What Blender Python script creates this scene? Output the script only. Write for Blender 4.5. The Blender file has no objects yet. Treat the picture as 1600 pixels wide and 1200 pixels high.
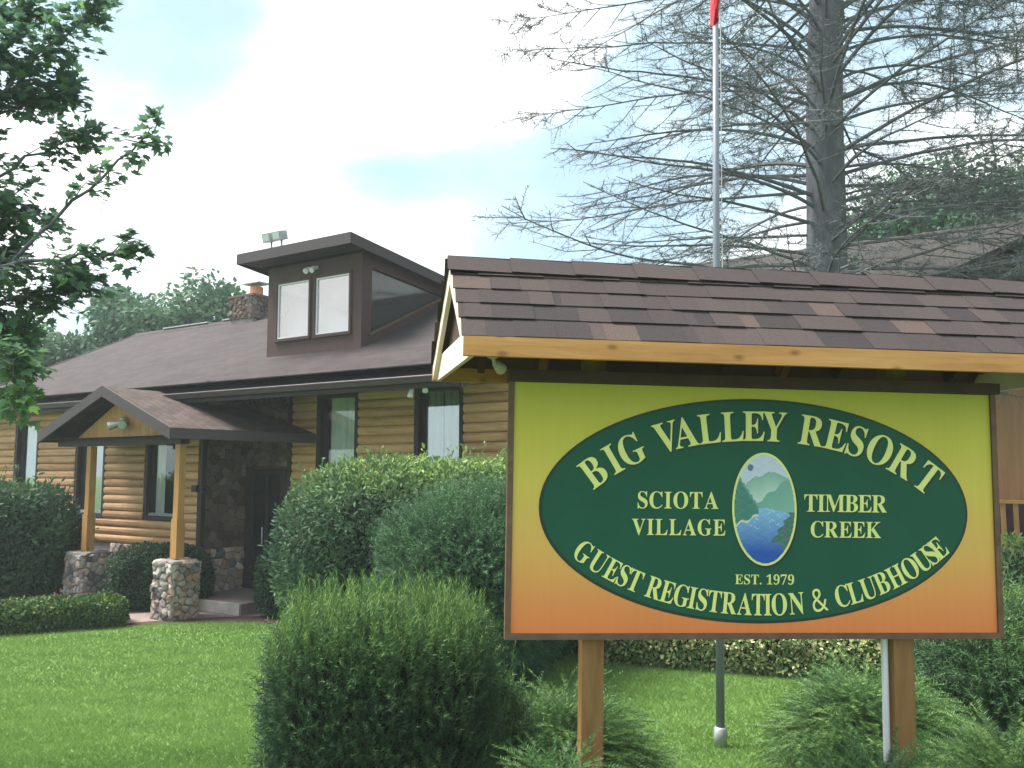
import bpy, math, random
import numpy as np
from mathutils import Vector, Matrix
from mathutils.geometry import tessellate_polygon
D = bpy.data
SC = bpy.context.scene
COL = SC.collection
rad = math.radians
random.seed(7)

# ------------------------------------------------------------------ camera
EYE = 2.35
PITCH = math.atan(132 / 1350)
cam = D.objects.new('camera', D.cameras.new('camera'))
COL.objects.link(cam)
cam.location = (0, 0, EYE)
cam.rotation_euler = (rad(90) + PITCH, 0, 0)
cam.data.sensor_width = 36
cam.data.lens = 36 * 1350 / 1600
cam.data.clip_start = .05
cam.data.clip_end = 3000
SC.camera = cam

# ------------------------------------------------------------------ sky and sun
SUN_EL, SUN_AZ = rad(60), rad(-80)       # azimuth from +Y, clockwise: high up on the left
w = D.worlds.new('World'); SC.world = w; w.use_nodes = True
nt = w.node_tree; nt.nodes.clear(); L = nt.links
out = nt.nodes.new('ShaderNodeOutputWorld')
sky = nt.nodes.new('ShaderNodeTexSky'); sky.sky_type = 'NISHITA'; sky.sun_disc = False
sky.sun_elevation = SUN_EL; sky.sun_rotation = SUN_AZ; sky.air_density = 1.0; sky.dust_density = 1.5
b1 = nt.nodes.new('ShaderNodeBackground'); b1.inputs[1].default_value = .13
L.new(sky.outputs[0], b1.inputs[0])
b2 = nt.nodes.new('ShaderNodeBackground'); b2.inputs[1].default_value = .66
tc = nt.nodes.new('ShaderNodeTexCoord')
mp = nt.nodes.new('ShaderNodeMapping'); mp.inputs['Scale'].default_value = (1, 1, 1.7); mp.inputs['Location'].default_value = (3.1, .2, -.4)
L.new(tc.outputs['Generated'], mp.inputs[0])
n1 = nt.nodes.new('ShaderNodeTexNoise'); n1.inputs['Scale'].default_value = 3.3; n1.inputs['Detail'].default_value = 6
n1.inputs['Roughness'].default_value = .5; n1.inputs['Distortion'].default_value = .25
L.new(mp.outputs[0], n1.inputs['Vector'])
r1 = nt.nodes.new('ShaderNodeValToRGB'); r1.color_ramp.elements[0].position = .36; r1.color_ramp.elements[1].position = .56
r1.color_ramp.elements[0].color = (.84, .84, .84, 1); r1.color_ramp.elements[1].color = (1, 1, 1, 1)
L.new(n1.outputs['Fac'], r1.inputs[0])
r2 = nt.nodes.new('ShaderNodeValToRGB'); r2.color_ramp.elements[0].position = .38; r2.color_ramp.elements[1].position = .60
r2.color_ramp.elements[0].color = (.37, .52, .61, 1); r2.color_ramp.elements[1].color = (1, 1, 1, 1)
for p_, c_ in ((.45, (.45, .60, .67)), (.50, (.58, .67, .72)), (.54, (.84, .89, .92))):
    e_ = r2.color_ramp.elements.new(p_); e_.color = c_ + (1,)
L.new(n1.outputs['Fac'], r2.inputs[0]); L.new(r2.outputs[0], b2.inputs[0])
mx = nt.nodes.new('ShaderNodeMixShader')
L.new(r1.outputs[0], mx.inputs[0]); L.new(b1.outputs[0], mx.inputs[1]); L.new(b2.outputs[0], mx.inputs[2])
L.new(mx.outputs[0], out.inputs[0])
sun = D.objects.new('sun', D.lights.new('sun', 'SUN')); COL.objects.link(sun)
sun.data.energy = 4.2; sun.data.angle = rad(28); sun.data.color = (1, .95, .87)
sun.rotation_euler = Vector((-math.sin(SUN_AZ) * math.cos(SUN_EL), -math.cos(SUN_AZ) * math.cos(SUN_EL), -math.sin(SUN_EL))).to_track_quat('-Z', 'Y').to_euler()
SC.view_settings.view_transform = 'Standard'; SC.view_settings.look = 'None'
SC.view_settings.exposure = 1.40; SC.view_settings.gamma = 1
SC.cycles.use_denoising = True
SC.cycles.max_bounces = 6; SC.cycles.diffuse_bounces = 3; SC.cycles.transparent_max_bounces = 12

# ------------------------------------------------------------------ materials
def srgb(r, g, b):
    f = lambda c: (c / 255 / 12.92) if c / 255 <= .04045 else ((c / 255 + .055) / 1.055) ** 2.4
    return (f(r), f(g), f(b), 1)
def newmat(name):
    m = D.materials.new(name); m.use_nodes = True
    return m, m.node_tree, m.node_tree.nodes['Principled BSDF']
def ramp(nt, cols):
    r = nt.nodes.new('ShaderNodeValToRGB'); e = r.color_ramp.elements
    while len(e) < len(cols): e.new(.5)
    for i, (p, c) in enumerate(cols): e[i].position = p; e[i].color = tuple(c[:3]) + (1,)
    return r
def plain(name, col, rough=.7, var=.18, scale=6, bump=.15, bscale=60, spec=.3, stretch=(1, 1, 1), metal=0):
    """paint / metal / wood with broad mottling and fine bump"""
    m, nt, bs = newmat(name); L = nt.links
    tc = nt.nodes.new('ShaderNodeTexCoord'); mp = nt.nodes.new('ShaderNodeMapping'); mp.inputs['Scale'].default_value = stretch
    L.new(tc.outputs['Object'], mp.inputs[0])
    n = nt.nodes.new('ShaderNodeTexNoise'); n.inputs['Scale'].default_value = scale; n.inputs['Detail'].default_value = 6; n.inputs['Roughness'].default_value = .6
    L.new(mp.outputs[0], n.inputs['Vector'])
    c = np.array(col[:3])
    r = ramp(nt, [(.25, c * (1 - var)), (.75, np.minimum(c * (1 + var), 1))]); L.new(n.outputs['Fac'], r.inputs[0])
    L.new(r.outputs[0], bs.inputs['Base Color'])
    bs.inputs['Roughness'].default_value = rough; bs.inputs['Specular IOR Level'].default_value = spec; bs.inputs['Metallic'].default_value = metal
    if bump:
        n2 = nt.nodes.new('ShaderNodeTexNoise'); n2.inputs['Scale'].default_value = bscale; n2.inputs['Detail'].default_value = 4
        L.new(mp.outputs[0], n2.inputs['Vector'])
        b = nt.nodes.new('ShaderNodeBump'); b.inputs['Strength'].default_value = bump; b.inputs['Distance'].default_value = .01
        L.new(n2.outputs['Fac'], b.inputs['Height']); L.new(b.outputs[0], bs.inputs['Normal'])
    return m
def wood(name, cols, stretch, island=True, rough=.55, scale=3.0, knots=False, spec=.3):
    m, nt, bs = newmat(name); L = nt.links
    tc = nt.nodes.new('ShaderNodeTexCoord'); mp = nt.nodes.new('ShaderNodeMapping'); mp.inputs['Scale'].default_value = stretch
    L.new(tc.outputs['Object'], mp.inputs[0])
    n = nt.nodes.new('ShaderNodeTexNoise'); n.noise_dimensions = '4D'; n.inputs['Scale'].default_value = scale; n.inputs['Detail'].default_value = 7; n.inputs['Roughness'].default_value = .62
    n.inputs['Distortion'].default_value = .6
    L.new(mp.outputs[0], n.inputs['Vector'])
    geo = nt.nodes.new('ShaderNodeNewGeometry')
    fac = n.outputs['Fac']
    if island:
        mu = nt.nodes.new('ShaderNodeMath'); mu.operation = 'MULTIPLY'; mu.inputs[1].default_value = 40
        L.new(geo.outputs['Random Per Island'], mu.inputs[0]); L.new(mu.outputs[0], n.inputs['W'])
        ma = nt.nodes.new('ShaderNodeMath'); ma.operation = 'MULTIPLY_ADD'; ma.inputs[1].default_value = .34; 
        s2 = nt.nodes.new('ShaderNodeMath'); s2.operation = 'SUBTRACT'; s2.inputs[1].default_value = .17; L.new(n.outputs['Fac'], s2.inputs[0])
        L.new(geo.outputs['Random Per Island'], ma.inputs[0]); L.new(s2.outputs[0], ma.inputs[2]); fac = ma.outputs[0]
    k = len(cols)
    r = ramp(nt, [(.22 + .56 * i / (k - 1), c) for i, c in enumerate(cols)]); L.new(fac, r.inputs[0])
    col = r.outputs[0]
    if knots:
        v = nt.nodes.new('ShaderNodeTexVoronoi'); v.voronoi_dimensions = '2D'; v.inputs['Scale'].default_value = 4.6
        mpk = nt.nodes.new('ShaderNodeMapping'); mpk.inputs['Rotation'].default_value = (rad(90), 0, 0); mpk.inputs['Scale'].default_value = (.8, 1.5, 1.5); L.new(tc.outputs['Object'], mpk.inputs[0]); L.new(mpk.outputs[0], v.inputs['Vector'])
        rk = ramp(nt, [(.035, (.16, .11, .08)), (.075, (.62, .55, .5)), (.13, (1, 1, 1))]); L.new(v.outputs['Distance'], rk.inputs[0])
        mm = nt.nodes.new('ShaderNodeMixRGB'); mm.blend_type = 'MULTIPLY'; mm.inputs[0].default_value = .55
        L.new(col, mm.inputs[1]); L.new(rk.outputs[0], mm.inputs[2]); col = mm.outputs[0]
    L.new(col, bs.inputs['Base Color'])
    bs.inputs['Roughness'].default_value = rough; bs.inputs['Specular IOR Level'].default_value = spec
    b = nt.nodes.new('ShaderNodeBump'); b.inputs['Strength'].default_value = .25; b.inputs['Distance'].default_value = .008
    L.new(n.outputs['Fac'], b.inputs['Height']); L.new(b.outputs[0], bs.inputs['Normal'])
    return m
def leafmat(name, cols, trans=.35, rough=.5, spec=.35):
    """foliage: colour from the per-leaf attribute 'tint'"""
    m, nt, bs = newmat(name); L = nt.links
    a = nt.nodes.new('ShaderNodeAttribute'); a.attribute_name = 'tint'
    k = len(cols)
    r = ramp(nt, [(i / (k - 1), c) for i, c in enumerate(cols)]); L.new(a.outputs['Fac'], r.inputs[0])
    L.new(r.outputs[0], bs.inputs['Base Color']); bs.inputs['Roughness'].default_value = rough; bs.inputs['Specular IOR Level'].default_value = spec
    if trans:
        t = nt.nodes.new('ShaderNodeBsdfTranslucent'); L.new(r.outputs[0], t.inputs[0])
        x = nt.nodes.new('ShaderNodeMixShader'); x.inputs[0].default_value = trans
        L.new(bs.outputs[0], x.inputs[1]); L.new(t.outputs[0], x.inputs[2])
        L.new(x.outputs[0], nt.nodes['Material Output'].inputs[0])
    return m
def tinted(name, cols, rough=.85, bump=.4, bscale=60):
    m, nt, bs = newmat(name); L = nt.links
    a = nt.nodes.new('ShaderNodeAttribute'); a.attribute_name = 'tint'
    tc = nt.nodes.new('ShaderNodeTexCoord')
    n = nt.nodes.new('ShaderNodeTexNoise'); n.inputs['Scale'].default_value = bscale; n.inputs['Detail'].default_value = 5
    L.new(tc.outputs['Object'], n.inputs['Vector'])
    ma = nt.nodes.new('ShaderNodeMath'); ma.operation = 'MULTIPLY_ADD'; ma.inputs[1].default_value = .42; L.new(n.outputs['Fac'], ma.inputs[0])
    s = nt.nodes.new('ShaderNodeMath'); s.operation = 'SUBTRACT'; s.inputs[1].default_value = .21; L.new(a.outputs['Fac'], s.inputs[0]); L.new(s.outputs[0], ma.inputs[2])
    k = len(cols)
    r = ramp(nt, [(i / (k - 1), c) for i, c in enumerate(cols)]); L.new(ma.outputs[0], r.inputs[0])
    L.new(r.outputs[0], bs.inputs['Base Color']); bs.inputs['Roughness'].default_value = rough; bs.inputs['Specular IOR Level'].default_value = .2
    b = nt.nodes.new('ShaderNodeBump'); b.inputs['Strength'].default_value = bump; b.inputs['Distance'].default_value = .01
    L.new(n.outputs['Fac'], b.inputs['Height']); L.new(b.outputs[0], bs.inputs['Normal'])
    return m
def shinglemat(name, dark, mid, light, row=.14, width=.3, ymul=1.11):
    m, nt, bs = newmat(name); L = nt.links
    tc = nt.nodes.new('ShaderNodeTexCoord'); mp = nt.nodes.new('ShaderNodeMapping'); mp.inputs['Scale'].default_value = (1, ymul, 0)
    L.new(tc.outputs['Object'], mp.inputs[0])
    br = nt.nodes.new('ShaderNodeTexBrick'); br.inputs['Scale'].default_value = 1; br.inputs['Brick Width'].default_value = width; br.inputs['Row Height'].default_value = row
    br.inputs['Mortar Size'].default_value = .006; br.inputs['Bias'].default_value = 0
    br.inputs['Color1'].default_value = tuple(mid) + (1,); br.inputs['Color2'].default_value = tuple(light) + (1,); br.inputs['Mortar'].default_value = tuple(dark) + (1,)
    L.new(mp.outputs[0], br.inputs['Vector'])
    n = nt.nodes.new('ShaderNodeTexNoise'); n.inputs['Scale'].default_value = 1.1; n.inputs['Detail'].default_value = 8; n.inputs['Roughness'].default_value = .7
    L.new(tc.outputs['Object'], n.inputs['Vector'])
    r = ramp(nt, [(.3, (.72, .72, .72)), (.7, (1.25, 1.22, 1.2))]); L.new(n.outputs['Fac'], r.inputs[0])
    n3 = nt.nodes.new('ShaderNodeTexNoise'); n3.inputs['Scale'].default_value = 45; n3.inputs['Detail'].default_value = 4; L.new(tc.outputs['Object'], n3.inputs['Vector'])
    r3 = ramp(nt, [(.3, (.7, .7, .7)), (.7, (1.3, 1.3, 1.3))]); L.new(n3.outputs['Fac'], r3.inputs[0])
    x = nt.nodes.new('ShaderNodeMixRGB'); x.blend_type = 'MULTIPLY'; x.inputs[0].default_value = 1; L.new(br.outputs['Color'], x.inputs[1]); L.new(r.outputs[0], x.inputs[2])
    x2 = nt.nodes.new('ShaderNodeMixRGB'); x2.blend_type = 'MULTIPLY'; x2.inputs[0].default_value = 1; L.new(x.outputs[0], x2.inputs[1]); L.new(r3.outputs[0], x2.inputs[2])
    L.new(x2.outputs[0], bs.inputs['Base Color']); bs.inputs['Roughness'].default_value = .85; bs.inputs['Specular IOR Level'].default_value = .25
    b = nt.nodes.new('ShaderNodeBump'); b.inputs['Strength'].default_value = .5; b.inputs['Distance'].default_value = .01
    L.new(br.outputs['Color'], b.inputs['Height']); L.new(b.outputs[0], bs.inputs['Normal'])
    return m
def glassmat(name, col, tmix, rough=.03, r0=.07):
    m, nt, bs = newmat(name); L = nt.links
    bs.inputs['Base Color'].default_value = tuple(col[:3]) + (1,); bs.inputs['Roughness'].default_value = rough; bs.inputs['Specular IOR Level'].default_value = .6
    t = nt.nodes.new('ShaderNodeBsdfTransparent'); g = nt.nodes.new('ShaderNodeBsdfGlossy'); g.inputs['Roughness'].default_value = rough
    lw = nt.nodes.new('ShaderNodeLayerWeight'); lw.inputs[0].default_value = .5
    pw = nt.nodes.new('ShaderNodeMath'); pw.operation = 'POWER'; pw.inputs[1].default_value = 3.5; L.new(lw.outputs['Facing'], pw.inputs[0])
    f = nt.nodes.new('ShaderNodeMath'); f.operation = 'MULTIPLY_ADD'; f.inputs[1].default_value = 1 - r0; f.inputs[2].default_value = r0; L.new(pw.outputs[0], f.inputs[0])
    x = nt.nodes.new('ShaderNodeMixShader'); L.new(f.outputs[0], x.inputs[0]); L.new(t.outputs[0], x.inputs[1]); L.new(g.outputs[0], x.inputs[2])
    y = nt.nodes.new('ShaderNodeMixShader'); y.inputs[0].default_value = tmix; L.new(bs.outputs[0], y.inputs[1]); L.new(x.outputs[0], y.inputs[2])
    L.new(y.outputs[0], nt.nodes['Material Output'].inputs[0])
    return m

M = {}
M['log'] = wood('log_siding', [(.31, .165, .078), (.54, .315, .155), (.67, .43, .24)], (.5, 3, 5), scale=3)
M['trim'] = plain('dark_brown_trim', (.034, .024, .027), .55, .25, 4, .1, 80)
M['dormer'] = plain('brown_painted_plywood', (.075, .040, .038), .6, .2, 3, .15, 50)
M['gutter'] = plain('brown_metal_gutter', (.046, .032, .036), .5, .12, 3, .03, 80, .5)
M['roof'] = shinglemat('brown_roof_shingles', (.022, .0175, .019), (.035, .027, .0295), (.050, .039, .041), .14, .31)
M['porch_roof'] = shinglemat('reddish_porch_shingles', (.030, .021, .021), (.052, .037, .036), (.092, .065, .057), .14, .16)
M['lodge_roof'] = shinglemat('weathered_brown_shingles', (.026, .024, .022), (.038, .036, .033), (.052, .048, .044), .14, .3)
M['tan'] = wood('tan_plank_cladding', [(.24, .13, .06), (.33, .19, .09), (.40, .24, .12)], (6, 6, .5), False, scale=2)
M['porch_wood'] = wood('porch_timber', [(.26, .12, .035), (.42, .22, .075), (.52, .30, .12)], (4, 4, .6), True, scale=3)
M['fascia'] = wood('cedar_fascia', [(.36, .15, .045), (.55, .265, .09), (.66, .36, .14)], (.7, 6, 9), False, scale=3, knots=True, rough=.5)
M['post'] = wood('treated_post', [(.15, .07, .025), (.24, .125, .045), (.31, .17, .07)], (7, 7, .8), False, scale=3)
M['frame'] = wood('stained_frame_strip', [(.085, .045, .028), (.14, .08, .05), (.19, .115, .075)], (4, 4, 4), False, scale=3)
M['cream'] = plain('cream_trim_board', (.70, .57, .49), .55, .14, 6, .08, 60)
M['rafter'] = plain('dark_stained_rafter', (.06, .034, .026), .7, .3, 5, .1, 60)
M['rafter_pale'] = plain('bare_rafter', (.19, .095, .042), .7, .3, 5, .1, 60)
M['concrete'] = plain('weathered_concrete', (.36, .33, .31), .9, .25, 5, .3, 40)
M['mortar'] = plain('mortar', (.22, .20, .185), .95, .2, 8, .4, 60)
M['stone'] = tinted('fieldstone', [(.085, .085, .095), (.22, .205, .21), (.36, .265, .215), (.42, .40, .40), (.27, .155, .11), (.50, .45, .39)], .85, .5, 18)
M['stone_dark'] = tinted('entry_stone', [(.07, .05, .045), (.12, .09, .08), (.15, .10, .08), (.19, .16, .15)], .85, .5, 18)
M['white'] = plain('white_plastic', (.72, .74, .76), .4, .05, 5, 0)
M['alu'] = plain('aluminium_pole', (.19, .21, .255), .5, .12, 3, .02, 90, .5, metal=.3)
M['galv'] = plain('galvanised_metal', (.40, .42, .43), .45, .3, 7, .05, 60, .5, metal=.5)
M['black'] = plain('black_plastic', (.02, .02, .022), .45, .2, 6, 0)
M['lamp'] = plain('grey_lamp_metal', (.42, .40, .41), .5, .1, 6, 0)
M['lens'] = plain('frosted_lens', (.62, .66, .66), .2, .08, 6, 0, spec=.6)
M['terracotta'] = plain('terracotta_flue', (.50, .22, .11), .8, .2, 8, .2, 40)
M['curtain'] = plain('pale_curtain', (.70, .80, .78), .9, .08, 5, .05, 60)
M['curtain_dim'] = plain('grey_blind', (.62, .72, .70), .9, .08, 5, .05, 60)
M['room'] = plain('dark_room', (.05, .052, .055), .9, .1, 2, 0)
M['ceiling'] = plain('white_ceiling', (.80, .82, .84), .9, .05, 2, 0)
M['glass'] = glassmat('window_glass', (.03, .04, .045), .96)
M['glass_sky'] = glassmat('coated_glass', (.03, .04, .045), .96, .02, .30)
M['glass_dormer'] = glassmat('mirror_coated_glass', (.03, .04, .045), .97, .02, .48)
M['glass_dark'] = glassmat('dark_glass', (.02, .024, .026), .25, .08)
M['glass_side'] = glassmat('dormer_side_glass', (.035, .045, .042), .30, .06)
M['bark'] = plain('grey_bark', (.115, .118, .135), .95, .45, 7, .9, 22, .1, (1, 1, .35))
M['twig'] = plain('grey_twig', (.125, .130, .142), .95, .3, 9, 0, spec=.1)
M['dark_mortar'] = plain('entry_mortar', (.055, .045, .042), .95, .25, 8, .3, 60)  # darker mortar colour for the entry wall
M['stem'] = plain('brown_stem', (.06, .045, .032), .95, .3, 9, .2, 40, spec=.1)
M['core'] = plain('inner_twigs', (.016, .020, .012), 1, .4, 14, .6, 30, 0)  # near-black filler for shrub middles, inner shade put into the colour
M['mulch'] = plain('bark_mulch', (.085, .055, .045), 1, .45, 25, .8, 60, .1)
M['path'] = plain('path_paving', (.24, .19, .18), .95, .2, 9, .3, 60, .15)
M['flag'] = plain('red_flag_cloth', (.55, .035, .05), .8, .15, 6, .1, 60)
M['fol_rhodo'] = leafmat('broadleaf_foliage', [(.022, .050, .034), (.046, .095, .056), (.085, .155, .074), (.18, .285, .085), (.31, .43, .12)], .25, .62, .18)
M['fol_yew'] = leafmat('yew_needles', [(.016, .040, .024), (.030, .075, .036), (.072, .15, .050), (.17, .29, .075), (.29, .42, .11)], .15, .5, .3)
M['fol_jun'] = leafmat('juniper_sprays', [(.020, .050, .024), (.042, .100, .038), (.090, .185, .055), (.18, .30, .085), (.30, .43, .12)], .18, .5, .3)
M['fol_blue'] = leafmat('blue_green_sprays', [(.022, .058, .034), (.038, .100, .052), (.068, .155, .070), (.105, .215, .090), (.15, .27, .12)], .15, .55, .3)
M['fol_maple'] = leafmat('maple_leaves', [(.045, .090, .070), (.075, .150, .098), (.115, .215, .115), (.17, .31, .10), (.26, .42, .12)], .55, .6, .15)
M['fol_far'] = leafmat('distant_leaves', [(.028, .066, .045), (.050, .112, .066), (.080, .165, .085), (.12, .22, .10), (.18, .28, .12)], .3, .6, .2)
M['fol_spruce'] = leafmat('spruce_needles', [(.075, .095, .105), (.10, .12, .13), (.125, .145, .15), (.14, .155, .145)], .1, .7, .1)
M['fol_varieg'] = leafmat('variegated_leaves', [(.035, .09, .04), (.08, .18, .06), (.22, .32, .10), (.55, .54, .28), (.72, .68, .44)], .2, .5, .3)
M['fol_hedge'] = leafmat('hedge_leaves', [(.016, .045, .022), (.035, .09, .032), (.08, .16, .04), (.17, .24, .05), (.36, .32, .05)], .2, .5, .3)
M['grass'] = leafmat('grass_blades', [(.120, .215, .058), (.170, .285, .076), (.225, .360, .098), (.29, .43, .13), (.39, .51, .18)], .3, .6, .15)

# ------------------------------------------------------------------ helpers
def tag(o, label=None, cat=None, group=None, kind=None):
    for k, v in (('label', label), ('category', cat), ('group', group), ('kind', kind)):
        if v: o[k] = v
    return o
def empty(name, loc=(0, 0, 0), rot=(0, 0, 0), label=None, cat=None, group=None):
    o = D.objects.new(name, None); COL.objects.link(o); o.location = loc; o.rotation_euler = rot
    o.empty_display_size = .2
    return tag(o, label, cat, group)
class MB:
    def __init__(s): s.v = []; s.f = []; s.t = []
    def add(s, vs, fs, tint=.5):
        n = len(s.v); s.v += [tuple(v) for v in vs]; s.f += [tuple(i + n for i in f) for f in fs]; s.t += [tint] * len(vs)
    def box(s, x0, x1, y0, y1, z0, z1, tint=.5):
        s.add([(x0, y0, z0), (x1, y0, z0), (x1, y1, z0), (x0, y1, z0), (x0, y0, z1), (x1, y0, z1), (x1, y1, z1), (x0, y1, z1)],
              [(0, 3, 2, 1), (4, 5, 6, 7), (0, 1, 5, 4), (1, 2, 6, 5), (2, 3, 7, 6), (3, 0, 4, 7)], tint)
    def bar(s, p, q, wd, ht, up=(0, 0, 1), tint=.5):
        """rectangular bar from p to q, wd sideways and ht along up"""
        p, q, up = Vector(p), Vector(q), Vector(up); d = (q - p).normalized(); x = d.cross(up).normalized(); u = x.cross(d)
        vs = [e + x * (sx * wd / 2) + u * (su * ht / 2) for e in (p, q) for sx, su in ((-1, -1), (1, -1), (1, 1), (-1, 1))]
        s.add(vs, [(0, 1, 2, 3), (7, 6, 5, 4), (0, 4, 5, 1), (1, 5, 6, 2), (2, 6, 7, 3), (3, 7, 4, 0)], tint)
    def extrude(s, poly, axis, a0, a1, tint=.5):
        """closed polygon extruded along x, y or z"""
        k = len(poly)
        def P(u, v, a): return {'x': (a, u, v), 'y': (u, a, v), 'z': (u, v, a)}[axis]
        s.add([P(u, v, a0) for u, v in poly] + [P(u, v, a1) for u, v in poly],
              [tuple(range(k))[::-1], tuple(range(k, 2 * k))] + [(i, (i + 1) % k, k + (i + 1) % k, k + i) for i in range(k)], tint)
    def tube(s, pts, rs, n=8, tint=.5, cap=True):
        pts = [Vector(p) for p in pts]; k = len(pts); base = len(s.v); prev = None
        for i, p in enumerate(pts):
            d = (pts[min(i + 1, k - 1)] - pts[max(i - 1, 0)]).normalized()
            if prev is None:
                x = d.orthogonal().normalized()
            else:
                x = (prev - d * prev.dot(d)).normalized()
            prev = x; y = d.cross(x)
            for j in range(n):
                t = 2 * math.pi * j / n; s.v.append(tuple(p + (x * math.cos(t) + y * math.sin(t)) * rs[i])); s.t.append(tint)
        for i in range(k - 1):
            for j in range(n):
                a = base + i * n + j; b = base + i * n + (j + 1) % n; s.f.append((a, b, b + n, a + n))
        if cap:
            s.f.append(tuple(range(base, base + n))[::-1]); s.f.append(tuple(range(base + (k - 1) * n, base + k * n)))
    def lump(s, c, r, seed, tint, squash=(1, 1, 1), rough=.16):
        """a worn stone: deformed ball"""
        vs, fs = ICO
        rs = np.random.RandomState(seed); P = vs.copy(); k = rs.normal(size=(4, 3)); ph = rs.rand(4) * 6
        d = 1 + rough * sum(np.sin(P @ (k[i] * 1.9) + ph[i]) for i in range(4)) / 2
        P = np.sign(P) * np.abs(P) ** .72
        P = P * d[:, None] * r * np.array(squash) + np.array(c)
        s.add(P.tolist(), fs, tint)
    def build(s, name, mat, parent=None, smooth=False):
        me = D.meshes.new(name); me.from_pydata(s.v, [], s.f)
        if mat: me.materials.append(mat)
        at = me.attributes.new('tint', 'FLOAT', 'POINT'); at.data.foreach_set('value', np.array(s.t, 'f'))
        if smooth: me.polygons.foreach_set('use_smooth', [True] * len(me.polygons))
        me.update()
        o = D.objects.new(name, me); COL.objects.link(o)
        if parent is not None: o.parent = parent
        return o
def ico(sub=2):
    import bmesh
    b = bmesh.new(); bmesh.ops.create_icosphere(b, subdivisions=sub, radius=1); b.verts.ensure_lookup_table()
    v = np.array([x.co[:] for x in b.verts]); f = [tuple(q.index for q in x.verts) for x in b.faces]; b.free(); return v, f
ICO = ico(2); ICO4 = ico(4)
def npmesh(name, V, F, k, tint, mat, parent=None, smooth=False):
    """mesh from arrays: V (n,3), F (m,k)"""
    me = D.meshes.new(name); V = np.ascontiguousarray(V, 'f'); F = np.ascontiguousarray(F, 'i')
    me.vertices.add(len(V)); me.vertices.foreach_set('co', V.ravel())
    me.loops.add(F.size); me.loops.foreach_set('vertex_index', F.ravel())
    me.polygons.add(len(F)); me.polygons.foreach_set('loop_start', np.arange(0, F.size, k, dtype='i'))
    try: me.polygons.foreach_set('loop_total', np.full(len(F), k, 'i'))
    except Exception: pass
    at = me.attributes.new('tint', 'FLOAT', 'POINT'); at.data.foreach_set('value', np.ascontiguousarray(np.clip(tint, 0, 1), 'f'))
    me.materials.append(mat); me.update(calc_edges=True)
    if smooth: me.polygons.foreach_set('use_smooth', [True] * len(me.polygons))
    o = D.objects.new(name, me); COL.objects.link(o)
    if parent is not None: o.parent = parent
    return o
def unit(a): return a / np.maximum(np.linalg.norm(a, axis=-1, keepdims=True), 1e-9)
def scatter(name, tv, tf, P, F, U, S, tint, mat, parent=None, ttint=None):
    """one small mesh per point: tv template vertices (length along +y, face up +z), F forward, U up"""
    tv = np.array(tv, float); tf = np.array(tf); k = tf.shape[1]; n = len(P)
    y = unit(F); x = unit(np.cross(y, U) + 1e-6); z = np.cross(x, y)
    S = np.broadcast_to(np.asarray(S, float).reshape(n, -1), (n, 3))
    V = (P[:, None, :] + (tv[None, :, 0:1] * S[:, None, 0:1]) * x[:, None, :] + (tv[None, :, 1:2] * S[:, None, 1:2]) * y[:, None, :] + (tv[None, :, 2:3] * S[:, None, 2:3]) * z[:, None, :])
    Fc = (tf[None] + (np.arange(n) * len(tv))[:, None, None]).reshape(-1, k)
    T = np.repeat(np.asarray(tint, float)[:, None], len(tv), 1)
    if ttint is not None: T = T + np.asarray(ttint)[None]
    return npmesh(name, V.reshape(-1, 3), Fc, k, T.ravel(), mat, parent)
def nz(P, seed, f=1.0):
    rs = np.random.RandomState(seed); s = 0
    for i in range(6):
        k = rs.normal(size=3) * f * (1 + .5 * i); s = s + np.sin(P @ k + rs.rand() * 6.3) / (1 + .4 * i)
    return s / 2.6
# leaf shapes
LEAF_V = [(0, 0, 0), (.16, .33, .05), (.17, .62, .05), (0, 1, -.06), (-.17, .62, .05), (-.16, .33, .05), (0, .5, 0)]
LEAF_F = [(0, 1, 6), (1, 2, 6), (2, 3, 6), (3, 4, 6), (4, 5, 6), (5, 0, 6)]
CHIP_V = [(0, 0, 0), (.30, .45, .08), (0, 1, -.05), (-.30, .45, .08)]
CHIP_F = [(0, 1, 2), (0, 2, 3)]
def maple_template():
    pts = [(0, -.25), (.03, 0), (.30, .02), (.22, .12), (.50, .30), (.36, .36), (.44, .62), (.20, .52), (.15, .66), (0, 1), (-.15, .66), (-.20, .52), (-.44, .62), (-.36, .36), (-.50, .30), (-.22, .12), (-.30, .02), (-.03, 0)]
    v = [(x, y, .12 * abs(x) - .10 * max(0, y - .3)) for x, y in pts] + [(0, .3, 0)]
    c = len(pts); return v, [(i, (i + 1) % c, c) for i in range(c)]
MAPLE_V, MAPLE_F = maple_template()
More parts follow.
